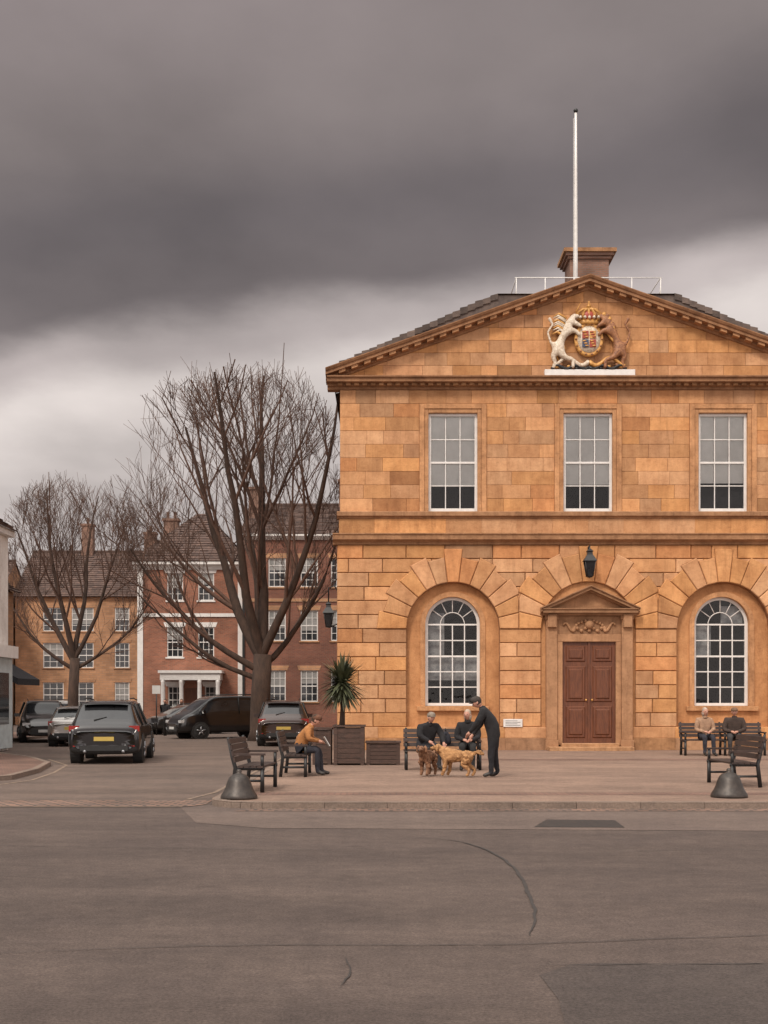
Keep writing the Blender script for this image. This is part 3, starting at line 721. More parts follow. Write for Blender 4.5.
# ------------------------------------------------------------ houses
def wall_open(mbx, x0, x1, z0, z1, ops, mat, reveal=.12, rmat=None):
    xs = sorted({x0, x1} | {o[0] for o in ops} | {o[1] for o in ops}); zs = sorted({z0, z1} | {o[2] for o in ops} | {o[3] for o in ops})
    for i in range(len(xs) - 1):
        for j in range(len(zs) - 1):
            xm, zm = (xs[i] + xs[i + 1]) / 2, (zs[j] + zs[j + 1]) / 2
            if any(o[0] < xm < o[1] and o[2] < zm < o[3] for o in ops): continue
            mbx.add([(xs[i], 0, zs[j]), (xs[i + 1], 0, zs[j]), (xs[i + 1], 0, zs[j + 1]), (xs[i], 0, zs[j + 1])], [(0, 1, 2, 3)], mat)
    for (a, b, c, d) in ops:
        vs = [(a, 0, c), (b, 0, c), (b, 0, d), (a, 0, d), (a, reveal, c), (b, reveal, c), (b, reveal, d), (a, reveal, d)]
        mbx.add(vs, [(0, 1, 5, 4), (1, 2, 6, 5), (2, 3, 7, 6), (3, 0, 4, 7)], rmat or mat)
def sash(fr, gl, a, b, c, d, cols=3, rows=4, y=.08, fm=None):
    fm = fm or M_WHITE
    f = .06
    fr.box(a, a + f, y - .03, y + .03, c, d, fm); fr.box(b - f, b, y - .03, y + .03, c, d, fm)
    fr.box(a + f, b - f, y - .03, y + .03, d - f, d, fm); fr.box(a + f, b - f, y - .03, y + .03, c, c + f, fm)
    for k in range(1, cols): x = a + (b - a) * k / cols; fr.box(x - .015, x + .015, y - .02, y + .02, c + f, d - f, fm)
    for k in range(1, rows):
        z = c + (d - c) * k / rows; w = .03 if k * 2 == rows else .015; fr.box(a + f, b - f, y - .023, y + .023, z - w, z + w, fm)
    gl.add([(a, y + .005, c), (b, y + .005, c), (b, y + .005, d), (a, y + .005, d)], [(0, 1, 2, 3)], M_DGLASS)
    if R.random() < .4:
        k = R.uniform(.3, .7); gl.add([(a + f, y + .003, d - (d - c) * k), (b - f, y + .003, d - (d - c) * k), (b - f, y + .003, d), (a + f, y + .003, d)], [(0, 1, 2, 3)], M_CURT)
def tiles(mbx, quad, rows, cols, mat):
    a, b, c, d = [Vector(q) for q in quad]; nrm = (b - a).cross(d - a).normalized()
    for i in range(rows):
        for j in range(cols):
            t0, t1, s0, s1 = i / rows, (i + 1) / rows, j / cols, (j + 1) / cols
            def P(s, t): return (a.lerp(b, s)).lerp(d.lerp(c, s), t)
            k = R.uniform(.7, 1.3)
            lift = nrm * R.uniform(.03, .07)
            mbx.add([P(s0, t0) + lift, P(s1, t0) + lift, P(s1, t1) + nrm * .01, P(s0, t1) + nrm * .01, P(s0, t0) - nrm * .02, P(s1, t0) - nrm * .02], [(0, 1, 2, 3), (4, 5, 1, 0)], mat, (k, k * .97, k * .95))
def house(name, M, w, dep, eave, wallm, wins, roof='gable', rh=3.0, lintel=None, sill=True, chim=(), extra=None, tilem=None, over=.3):
    root = empty(name); tilem = tilem or M_SLATE
    wl, fr, gl, tr, ro = MB(), MB(), MB(), MB(), MB()
    for m in (wl, fr, gl, tr, ro): m.M = M
    ops = [o[:4] for o in wins]
    wall_open(wl, 0, w, 0, eave, ops, wallm)
    wl.add([(0, 0, 0), (0, dep, 0), (0, dep, eave), (0, 0, eave), (w, 0, 0), (w, dep, 0), (w, dep, eave), (w, 0, eave)], [(0, 1, 2, 3), (4, 7, 6, 5), (1, 5, 6, 2)], wallm)
    wl.box(.1, w - .1, .14, .2, 0, eave, M_DARKROOM)
    for o in wins:
        a, b, c, d = o[:4]; sash(fr, gl, a, b, c, d, *(o[4:6] if len(o) > 5 else (3, 4)))
        if lintel: tr.prism([(a - .1, d), (b + .1, d), (b + .2, d + .28), (a - .2, d + .28)], -.02, .05, .01, lintel)
        if sill: tr.bbox(a - .08, b + .08, -.06, .08, c - .09, c, lintel or M_RENDER, .01)
    o = over
    if roof == 'gable':
        tiles(ro, [(-.1, -o, eave), (w + .1, -o, eave), (w + .1, dep / 2, eave + rh), (-.1, dep / 2, eave + rh)], 22, max(4, int(w / .6)), tilem)
        tiles(ro, [(w + .1, dep + o, eave), (-.1, dep + o, eave), (-.1, dep / 2, eave + rh), (w + .1, dep / 2, eave + rh)], 10, max(4, int(w / 1.2)), tilem)
        for x in (0, w): wl.add([(x, 0, eave), (x, dep, eave), (x, dep / 2, eave + rh)], [(0, 1, 2)], wallm)
        ro.tube([(-.1, dep / 2, eave + rh + .05), (w + .1, dep / 2, eave + rh + .05)], [.1, .1], 6, tilem)
    else:
        k = roof[1]
        a, b, c, d = (-o, -o, eave), (w + o, -o, eave), (w + o, dep + o, eave), (-o, dep + o, eave)
        r1, r2 = (k, dep / 2, eave + rh), (w - k, dep / 2, eave + rh)
        tiles(ro, [a, b, r2, r1], 20, 12, tilem); tiles(ro, [d, a, r1, r1], 20, 8, tilem); tiles(ro, [b, c, r2, r2], 20, 8, tilem); tiles(ro, [c, d, r1, r2], 10, 6, tilem)
    for (x, y, z1, cw, cd) in chim:
        ro.box(x - cw / 2, x + cw / 2, y - cd / 2, y + cd / 2, eave, z1, M_CHIM); ro.box(x - cw / 2 - .08, x + cw / 2 + .08, y - cd / 2 - .08, y + cd / 2 + .08, z1, z1 + .15, M_CHIM)
        n = max(1, int(cw / .45))
        for q in range(n): ro.lathe((x - cw / 2 + cw * (q + .5) / n, y, z1 + .15), [(.13, 0), (.1, .05), (.1, .4), (.13, .45)], 10, M_CHIM)
    if extra: extra(tr, fr, gl, wl)
    wl.obj("walls", root); fr.obj("window_frames", root); gl.obj("window_panes", root); tr.obj("trim", root); ro.obj("roof", root)
    return root
T = Matrix.Translation
def ex1(tr, fr, gl, wl):
    tr.box(-.03, .30, -.05, .1, 0, 9.3, M_WHITE); tr.box(5.83, 6.1, -.05, .1, 0, 9.3, M_WHITE)
    tr.box(-.05, 6.15, -.07, .1, 6.55, 6.75, M_WHITE); tr.mould(-.25, 0, 6.3, 0, [(.1, 9.3), (-.1, 9.3), (-.18, 9.5), (-.38, 9.58), (-.38, 9.74), (.1, 9.78)], M_WHITE)
    tr.box(1.5, 4.95, -1.2, -.01, 2.85, 3.25, M_WHITE); tr.box(1.4, 5.05, -1.3, -.005, 3.25, 3.4, M_WHITE)
    for x in (1.65, 2.7, 3.75, 4.8): tr.lathe((x, -1.05, 0.1), [(.16, 0), (.13, .1), (.12, 2.6), (.16, 2.75)], 12, M_WHITE)
    tr.box(2.75, 3.7, -.03, .05, .1, 2.4, M_DOOR)
w1 = []
for x in (2.16, 3.97):
    w1 += [(x - .47, x + .47, 7.5, 9.1), (x - .47, x + .47, 4.2, 5.95)]
w1 += [(1.75, 2.55, .9, 2.5), (3.9, 4.7, .9, 2.5)]
house("brick_house", T((-14.35, 70, 0)), 6.1, 9, 9.75, M_BRICK, w1, ('hip', 2.75), 3.5, M_WHITE, chim=((.9, 6, 13.0, .9, .7),), extra=ex1, over=.4)
def ex2(tr, fr, gl, wl):
    tr.box(0, 6.6, -.04, .1, 7.35, 7.55, M_TAN); tr.mould(-.1, 0, 6.7, 0, [(.1, 10.9), (-.08, 10.9), (-.3, 11.1), (-.3, 11.25), (.1, 11.3)], M_RENDER)
    tr.box(.02, .14, -.1, -.01, 0, 10.9, M_IRON)
w2 = []
for x in (2.0, 3.85, 5.6): w2 += [(x - .5, x + .5, 8.2, 9.85), (x - .5, x + .5, 5.1, 6.85), (x - .5, x + .5, 1.6, 3.4)]
house("brick_townhouse", T((-8.15, 69, 0)), 7.2, 9, 11.2, M_BRICK2, w2, 'gable', 2.4, M_TAN, chim=((.5, 2.6, 14.2, .75, .7), (6, 4.5, 15.0, 1.2, .7)), extra=ex2)
w3 = []
for x, ww in ((2.6, .7), (4.6, .75), (7.3, .5)): w3 += [(x - ww, x + ww, 6.4, 8.0, 3, 4), (x - ww, x + ww, 3.9, 5.6, 3, 4), (x - ww, x + ww, 1.2, 2.9, 3, 4)]
house("limestone_house", T((-25.2, 82, 0)), 8.9, 9, 8.74, M_TAN, w3, 'gable', 3.6, M_TAN, chim=((3.9, 4.4, 14.2, .8, .7), (8.4, 4.4, 13.6, .8, .7)))
w4 = [(1.5, 2.5, 5.2, 6.8), (4.5, 5.5, 5.2, 6.8), (7.5, 8.5, 5.2, 6.8), (11, 12, 5.2, 6.8), (12.2, 13.4, 2, 4)]
house("limestone_cottage", T((-40, 78, 0)), 14.6, 9, 7.6, M_TAN, w4, 'gable', 3.6, M_TAN)
def side(x, y): return Matrix(((0, -1, 0, x), (1, 0, 0, y), (0, 0, 1, 0), (0, 0, 0, 1)))
def ex5(tr, fr, gl, wl):
    tr.box(.1, 12.9, -.18, .0, .1, 3.1, M_BLUEP); tr.box(0, 13.0, -.35, .0, 3.1, 3.5, M_WHITE)
    for k in range(5): gl.box(.6 + k * 2.5, 2.5 + k * 2.5, -.19, -.17, .9, 2.6, M_DGLASS)
    tr.box(-.1, 13.1, -.2, .0, 7.2, 7.42, M_WHITE)
w5 = [(1 + k * 2.4, 2.1 + k * 2.4, 4.4, 6.3) for k in range(5)]
house("white_shop", side(-12.72, 27.6), 13.0, 7, 7.4, M_RENDER, w5, 'gable', 2.6, M_WHITE, extra=ex5)
def ex6(tr, fr, gl, wl):
    tr.box(.3, 9.4, -.10, .0, .1, 2.9, M_WHITE)
    for a in (.7, 3.6, 6.6): gl.box(a, a + 2.3, -.115, -.09, .7, 2.5, M_DGLASS)
    aw = cloth((0.03, 0.03, 0.035))
    tr.add([(6.3, -.12, 3.2), (9.3, -.12, 3.2), (9.3, -1.25, 2.55), (6.3, -1.25, 2.55), (6.3, -1.25, 2.3), (9.3, -1.25, 2.3), (6.3, -.12, 2.9), (9.3, -.12, 2.9)], [(0, 1, 2, 3), (3, 2, 5, 4), (0, 3, 4, 6), (1, 7, 5, 2)], aw)
w6 = [(1, 2, 3.9, 5.3), (3.2, 4.2, 3.9, 5.3), (5.6, 6.6, 3.9, 5.3), (8, 9, 3.9, 5.3)]
house("stone_shop", side(-15.6, 40.7), 9.8, 7, 6.2, M_TAN, w6, 'gable', 2.6, M_TAN, extra=ex6)
dt = MB()
for k in range(900):
    x = R.uniform(-150, 120); z = R.uniform(0.3, 6.5) * (0.8 + .3 * math.sin(x * .11)); y = 150 + R.uniform(-6, 12); s = R.uniform(.8, 2.2)
    p = [Vector((R.uniform(-s, s), R.uniform(-s, s), R.uniform(-s, s))) + Vector((x, y, z)) for _ in range(4)]
    dt.add(p, [(0, 1, 2), (0, 2, 3), (0, 1, 3)], M_TWIG)
dt.obj("distant_trees")

# ------------------------------------------------------------ bare trees
def tree(name, base, fork, centre, rx, rz, r0, seed, limbs, dens=1.0):
    rr = random.Random(seed); mbx = MB(); C = Vector(centre)
    def inside(p, k=1.0):
        q = p - C; lob = 1 + .28 * noise.noise(Vector((q.x * .55 + seed, q.y * .3, q.z * .55)))
        return (q.x / rx) ** 2 + (q.y / rx) ** 2 + (q.z / rz) ** 2 < k * lob
    def grow(p, d, L, r, lev):
        nseg = (9, 9, 7, 5, 3, 2)[lev]; pts = [p.copy()]; rs = [r]; jit = (.05, .11, .13, .13, .13, .12)[lev]; ds = [d.copy()]
        for i in range(nseg):
            d = (d + Vector((rr.uniform(-1, 1), rr.uniform(-1, 1), rr.uniform(-.6, .9))) * jit + Vector((0, 0, .05 if lev > 1 else .08))).normalized()
            p = p + d * (L / nseg); t = (i + 1) / nseg
            pts.append(p.copy()); rs.append(max(.0075, r * (1 - t * (.80 if lev < 3 else .65)))); ds.append(d.copy())
            if lev > 0 and not inside(p, 1.0 + rr.uniform(-.15, .15)) : break
        mbx.tube(pts, rs, (10, 8, 5, 4, 3, 3)[lev], M_BARK if lev < 2 else M_TWIG, cap=False)
        if lev >= 5: return
        nch = (0, 8, 6, 4.5, 2.2)[lev]
        nch = int(nch * dens + rr.random())
        for c in range(nch):
            t = rr.uniform(.18, 1.0); i = min(len(pts) - 1, max(1, int(round(t * (len(pts) - 1)))))
            ax = Vector((rr.uniform(-1, 1), rr.uniform(-1, 1), rr.uniform(-1, 1))).cross(ds[i])
            if ax.length < 1e-3: continue
            nd = (Matrix.Rotation(rad(rr.uniform(22, 50)), 3, ax.normalized()) @ ds[i])
            nd = (nd + Vector((0, 0, .24))).normalized()
            if not inside(pts[i], 1.0): continue
            grow(pts[i], nd, L * rr.uniform(.40, .66), max(.009, rs[i] * rr.uniform(.40, .60)), lev + 1)
    b = Vector(base)
    tp = [b + Vector((0, 0, -.1)), b + Vector((0, 0, .4)), b + Vector((-.05, 0, fork * .45)), b + Vector((.05, 0, fork))]
    mbx.tube(tp, [r0 * 1.4, r0 * 1.05, r0 * .88, r0 * .80], 14, M_BARK)
    for (dx, dy, dz, L, rf, hz) in limbs:
        grow(b + Vector((0, 0, fork * hz)), Vector((dx, dy, dz)).normalized(), L, r0 * rf, 1)
    return mbx.obj(name)
tree("bare_tree", (-5.1, 50, 0), 3.6, (-6.1, 50, 8.9), 5.2, 6.5, .47, 5,
     [(-.58, .1, .85, 10.5, .52, .95), (-.22, -.2, 1, 11.5, .48, 1.0), (.12, .15, 1, 12, .52, 1.0), (.42, -.15, 1, 11, .44, .98), (-.95, -.1, .55, 7.5, .34, .8), (.70, .25, .70, 7, .32, .85), (-.05, .5, .9, 9.5, .38, .95), (-1.0, .2, .28, 6.5, .26, .70)], 1.0)
tree("bare_tree", (-15.5, 60, 0), 3.8, (-15.6, 60, 7.6), 4.0, 5.0, .30, 21,
     [(-.5, .1, .85, 7.5, .5, .95), (-.1, -.2, 1, 8.5, .5, 1.0), (.22, .2, 1, 8.5, .48, 1.0), (.6, -.1, .8, 7.3, .42, .98), (-.95, -.1, .45, 5.2, .36, .85), (.95, .25, .45, 5.2, .36, .85)], 1.0)

# ------------------------------------------------------------ cars
SUV = dict(L=4.6, st=[(-2.30, .42, .80, .86, .80, .72), (-2.27, .30, .92, .98, .90, .80), (-2.20, .26, 1.02, 1.08, .94, .80), (-2.13, .26, 1.03, 1.12, .95, .80),
     (-1.85, .26, 1.03, 1.58, .95, .68), (-1.55, .26, 1.03, 1.66, .95, .68), (-.6, .26, 1.02, 1.70, .96, .68), (.2, .26, 1.01, 1.68, .96, .67), (.5, .26, 1.0, 1.62, .96, .67),
     (1.25, .26, .98, 1.10, .95, .78), (1.9, .26, .92, .99, .93, .74), (2.2, .28, .78, .84, .86, .66), (2.32, .38, .62, .66, .72, .56)], g=(3, 4, 8, 9), wx=1.38, wr=.36)
HAT = dict(L=4.1, st=[(-2.02, .42, .78, .82, .76, .66), (-1.99, .28, .88, .92, .84, .74), (-1.93, .22, .93, .98, .87, .76), (-1.86, .22, .94, 1.0, .88, .76),
     (-1.5, .22, .94, 1.38, .88, .62), (-1.2, .22, .94, 1.45, .88, .62), (-.5, .22, .93, 1.48, .89, .62), (.1, .22, .92, 1.46, .89, .61), (.4, .22, .91, 1.40, .89, .61),
     (1.15, .22, .89, .98, .88, .72), (1.7, .22, .82, .87, .86, .68), (1.95, .26, .68, .72, .80, .6), (2.06, .36, .55, .58, .66, .5)], g=(3, 4, 8, 9), wx=1.25, wr=.31)
VAN = dict(L=4.9, st=[(-2.45, .42, .95, 1.0, .86, .80), (-2.44, .30, 1.08, 1.14, .93, .86), (-2.42, .26, 1.12, 1.18, .95, .86), (-2.40, .26, 1.12, 1.22, .96, .86),
     (-2.28, .26, 1.12, 1.78, .96, .78), (-2.1, .26, 1.12, 1.86, .96, .78), (-.6, .26, 1.11, 1.90, .97, .78), (.6, .26, 1.10, 1.88, .97, .77), (.95, .26, 1.08, 1.82, .97, .76),
     (1.75, .26, 1.05, 1.20, .96, .80), (2.1, .26, .98, 1.08, .93, .74), (2.36, .28, .80, .86, .86, .66), (2.45, .38, .62, .66, .74, .56)], g=(3, 4, 8, 9), wx=1.5, wr=.34)
def paint(name, c, metal=.3): return nmat(name, c, tuple(x * .9 for x in c), 30, .28, metal=metal, coat=.8)
def car(name, loc, heading, spec, pm, sub=2):
    root = empty(name, loc); root.rotation_euler = (0, 0, heading)
    b = MB(); S = spec['st']; vs = []; n = None
    for (x, zb, zt, zr, w, wt) in S:
        zm = zb + (zt - zb) * .55
        half = [(0, zb), (w * .86, zb), (w * .98, zb + .10), (w, zm), (w * .965, zt - .02), (w * .955, zt), (wt + .02, zr - .09), (wt - .03, zr - .025), (wt * .8, zr), (0, zr + .012)]
        n = len(half); ring = half + [(-p[0], p[1]) for p in half[-2:0:-1]]
        vs += [(x, p[0], p[1]) for p in ring]
    m = len(half + half[-2:0:-1]); fs = []; ms = []
    g0, g1, g2, g3 = spec['g']
    for i in range(len(S) - 1):
        for k in range(m):
            k2 = (k + 1) % m; fs.append((i * m + k, (i + 1) * m + k, (i + 1) * m + k2, i * m + k2))
            kk = k if k < n - 1 else m - 1 - k
            mt = pm
            if kk == 5 and g1 <= i < g3: mt = M_DGLASS
            if kk in (7, 8) and (i == g0 or i == g2): mt = M_DGLASS
            if kk in (0, 1): mt = M_PLASTIC
            ms.append(mt)
    fs.append(tuple(range(m - 1, -1, -1))); ms.append(pm); o = (len(S) - 1) * m; fs.append(tuple(range(o, o + m))); ms.append(pm)
    b.add(vs, fs, ms, smooth=True); b.obj("body", root, subsurf=sub)
    p = MB(); W = S[6][4]; wr = spec['wr']; wx = spec['wx']; x0 = S[0][0]; x1 = S[-1][0]
    for sx in (-1, 1):
        for sy in (-1, 1):
            y = sy * (W - .02)
            p.lathe((sx * wx, y - sy * .25, wr), [(wr + .07, 0), (wr + .07, .262 * sy)], 28, M_PLASTIC, False, 'Y')
            p.lathe((sx * wx, y - sy * .2, wr), [(wr - .05, 0), (wr, .03 * sy), (wr, .19 * sy), (wr - .04, .225 * sy), (wr * .68, .228 * sy)], 28, M_TYRE, True, 'Y')
            p.lathe((sx * wx, y, wr), [(wr * .66, .0), (wr * .66, .034 * sy), (wr * .55, .03 * sy), (wr * .5, .01 * sy)], 24, M_PLASTIC, False, 'Y')
            for k in range(5):
                a = 2 * math.pi * k / 5 + .3
                p.tube([(sx * wx, y + sy * .035, wr), (sx * wx + wr * .62 * math.cos(a), y + sy * .035, wr + wr * .62 * math.sin(a))], [.05, .03], 5, M_RIM)
            p.lathe((sx * wx, y, wr), [(.07, .03 * sy), (.06, .055 * sy)], 12, M_RIM, True, 'Y')
    zb = S[2][2]
    for sy in (-1, 1):
        ya, yb = sorted((sy * (W - .32), sy * (W - .045)))
        p.box(x0 + .045, x0 + .2, ya, yb, zb - .15, zb + .0, M_TAIL); p.box(x0 + .04, x0 + .1, ya + .08, yb - .02, zb - .20, zb - .155, M_WPLATE)
        ya, yb = sorted((sy * (W - .40), sy * (W - .10)))
        zh = S[-2][2] - .03; p.box(S[-2][0] - .14, S[-2][0] + .035, ya, yb, zh - .07, zh + .05, M_HEADL)
        xm = S[8][0] + .45; ya, yb = sorted((sy * (W - .02), sy * (W + .18)))
        p.box(xm - .05, xm + .06, ya, yb, S[8][2] + .03, S[8][2] + .17, pm)
        for xx in (S[6][0] + .25, S[5][0] + .15):
            zt, zr, wt = S[6][2], S[6][3], S[6][5]
            p.tube([(xx, sy * (W * .955 + .006), zt), (xx, sy * (wt + .035), zr - .09)], [.03, .03], 4, M_PLASTIC)
        ya, yb = sorted((sy * (W - .40), sy * (W - .16))); p.box(x0 + .0, x0 + .1, ya, yb, .47, .50, M_TAIL)
        p.lathe((x0 - .01, sy * .5, .34), [(.045, 0), (.045, .1)], 12, M_RIM, True, 'X')
    zr3 = S[4][3]
    p.tube([(S[3][0] - .01, .28, S[3][3] + .05), (S[3][0] + .06, -.05, S[3][3] + .13)], [.012, .008], 5, M_PLASTIC)
    p.box(S[4][0] - .12, S[4][0] + .1, -.58, .58, zr3 + .015, zr3 + .045, pm)
    p.box(x0 - .005, x0 + .1, -.62, .62, .36, .50, M_PLASTIC); p.box(x0 - .02, x0 + .02, -.26, .26, .62, .73, M_YPLATE)
    p.box(x0 + .005, x0 + .04, -.5, .5, .775, .80, M_RIM)
    p.box(x1 - .12, x1 + .01, -.55, .55, .33, .55, M_PLASTIC); p.box(x1 - .02, x1 + .03, -.26, .26, .42, .53, M_WPLATE)
    for sy in (-1, 1): p.tube([(S[5][0], sy * (S[6][5] - .08), S[6][3] + .035), (S[6][0], sy * (S[6][5] - .08), S[6][3] + .05), (S[8][0] - .2, sy * (S[6][5] - .08), S[7][3] + .02)], [.018] * 3, 5, M_PLASTIC)
    p.obj("wheels_and_fittings", root)
    return root
P_BLACK = paint("black_car_paint", (0.010, 0.009, 0.010)); P_DGREY = paint("dark_grey_car_paint", (0.035, 0.032, 0.031)); P_SILV = paint("silver_car_paint", (0.34, 0.32, 0.30), .6)
P_BROWN = paint("brown_car_paint", (0.04, 0.022, 0.017))
car("parked_suv", (-7.62, 33.9, 0), rad(96), SUV, P_BLACK)
car("parked_car", (-14.1, 49.6, 0), rad(-72), SUV, P_DGREY)
car("parked_car", (-11.6, 45.5, 0), rad(98), HAT, P_SILV)
car("parked_car", (-13.6, 60, 0), rad(100), HAT, P_SILV)
car("parked_car", (-17.0, 64, 0), rad(20), SUV, P_SILV)
car("parked_van", (-7.2, 53.8, 0), rad(212), VAN, P_BLACK)
car("parked_car", (-9.9, 60, 0), rad(215), HAT, P_DGREY)
car("parked_suv", (-3.85, 45.9, 0), rad(95), SUV, P_BROWN)

# ------------------------------------------------------------ street furniture
def bench(name, loc, rot, L=1.5):
    b = MB()
    for k in range(4): b.bbox(-L / 2, L / 2, -.24 + k * .115, -.24 + k * .115 + .1, .425, .46, M_BENCH, .004)
    for k in range(4):
        z = .52 + k * .105; y = .235 + k * .028; b.add([(-L / 2, y, z), (L / 2, y, z), (L / 2, y + .022, z + .09), (-L / 2, y + .022, z + .09), (-L / 2, y + .035, z), (L / 2, y + .035, z), (L / 2, y + .057, z + .09), (-L / 2, y + .057, z + .09)],
              [(0, 1, 2, 3), (4, 7, 6, 5), (0, 4, 5, 1), (3, 2, 6, 7), (0, 3, 7, 4), (1, 5, 6, 2)], M_BENCH)
    xs = [-L / 2 + .06, L / 2 - .06] + ([0] if L > 1.9 else [])
    for x in xs:
        b.tube([(x, -.22, 0), (x, -.22, .42)], [.038, .034], 8, M_IRON); b.tube([(x, -.26, .41), (x, .26, .41)], [.03, .03], 8, M_IRON)
        b.tube([(x, .30, 0), (x, .25, .42), (x, .30, .6), (x, .38, .95)], [.038, .036, .034, .026], 8, M_IRON)
        b.tube([(x, -.20, .20), (x, .27, .20)], [.022] * 2, 8, M_IRON)
        b.box(x - .035, x + .035, -.27, .31, .64, .675, M_BENCH); b.tube([(x, -.22, .42), (x, -.22, .64)], [.03] * 2, 8, M_IRON)
    return b.obj(name, None, loc, rot)
bench("park_bench", (-2.27, 21.4, PZ + .004), rad(86), 1.5)
bench("park_bench", (-1.85, 25.6, PZ + .004), rad(90), 1.5)
bench("park_bench", (1.35, 27.6, PZ + .004), 0, 1.8)
bench("park_bench", (6.55, 22.6, PZ + .004), rad(-88), 1.5)
bench("park_bench", (9.8, 34.7, PZ + .004), 0, 2.4)
def bell(loc):
    b = MB()
    b.lathe((0, 0, 0), [(.295, 0), (.30, .03), (.285, .07), (.245, .13), (.215, .20), (.19, .28), (.16, .345), (.11, .39), (.06, .405), (.04, .42), (.045, .45), (.03, .475), (.005, .48)], 32, M_BRONZE)
    return b.obj("bell_bollard", None, loc)
bell((-2.35, 19.45, PZ)); bell((5.68, 19.75, PZ))
def planter(name, x0, x1, y0, y1, h, slat, legs=.05):
    b = MB(); n = max(2, int(h / slat))
    for i in range(n):
        z = PZ + legs + i * (h - legs) / n; g = .008
        zz = z + (h - legs) / n - g
        b.box(x0, x1, y0, y0 + .03, z, zz, M_WOOD); b.box(x0, x1, y1 - .03, y1, z, zz, M_WOOD)
        b.box(x0, x0 + .03, y0 + .032, y1 - .032, z, zz, M_WOOD); b.box(x1 - .03, x1, y0 + .032, y1 - .032, z, zz, M_WOOD)
    for x in (x0 - .015, x1 - .075):
        for y in (y0 - .015, y1 - .075): b.box(x, x + .09, y, y + .09, PZ, PZ + h + .02, M_WOOD)
    b.box(x0 - .04, x1 + .04, y0 - .04, y0 + .08, PZ + h + .02, PZ + h + .06, M_WOOD); b.box(x0 - .04, x1 + .04, y1 - .08, y1 + .04, PZ + h + .02, PZ + h + .06, M_WOOD)
    b.box(x0 - .04, x0 + .08, y0 + .082, y1 - .082, PZ + h + .02, PZ + h + .06, M_WOOD); b.box(x1 - .08, x1 + .04, y0 + .082, y1 - .082, PZ + h + .02, PZ + h + .06, M_WOOD)
    b.box(x0 + .04, x1 - .04, y0 + .04, y1 - .04, PZ + .1, PZ + h - .04, M_SOIL)
    return b.obj(name)
planter("wooden_planter", -1.22, -.50, 29.4, 30.3, .92, .12)
planter("wooden_planter", -1.75, -1.32, 29.6, 30.3, .85, .12)
planter("wooden_crate", -.42, .38, 29.5, 30.2, .52, .09)
cd = MB(); px, py = -1.05, 29.9
cd.tube([(px, py, PZ + .8), (px + .02, py, 1.5), (px - .02, py, 1.95), (px, py, 2.1)], [.085, .06, .055, .06], 8, M_BARK)
for i in range(420):
    a = R.uniform(0, 2 * math.pi); el = rad(R.uniform(-62, 88)); Ln = R.uniform(.5, .88); w = .032
    d = Vector((math.cos(a) * math.cos(el), math.sin(a) * math.cos(el), math.sin(el))); s = d.cross(Vector((0, 0, 1))).normalized() * w
    p = Vector((px, py, 2.12 + R.uniform(-.12, .12))); droop = .14 * math.cos(el); vs = []
    for j in range(5):
        t = j / 4; q = p + d * Ln * t + Vector((0, 0, -droop * t * t)); k = (.6, 1, .9, .6, .05)[j]; vs += [q - s * k, q + s * k]
    cd.add(vs, [(2 * j, 2 * j + 1, 2 * j + 3, 2 * j + 2) for j in range(4)], M_LEAF)
cd.obj("cordyline_palm")
sg = MB()
sg.tube([(0, 0, 0), (0, 0, 2.4)], [.03, .03], 8, M_IRON); sg.box(-.2, .2, -.035, -.03, 2.0, 2.4, M_WPLATE)
sg.obj("sign_post", None, (-11.0, 58, 0))
def postb(x, y):
    b = MB(); b.lathe((0, 0, 0), [(.08, 0), (.07, .8), (.085, .84), (.085, .88), (.05, .95)], 12, M_IRON); b.obj("bollard", None, (x, y, 0))
postb(-10.4, 57); postb(-9.2, 57.5)

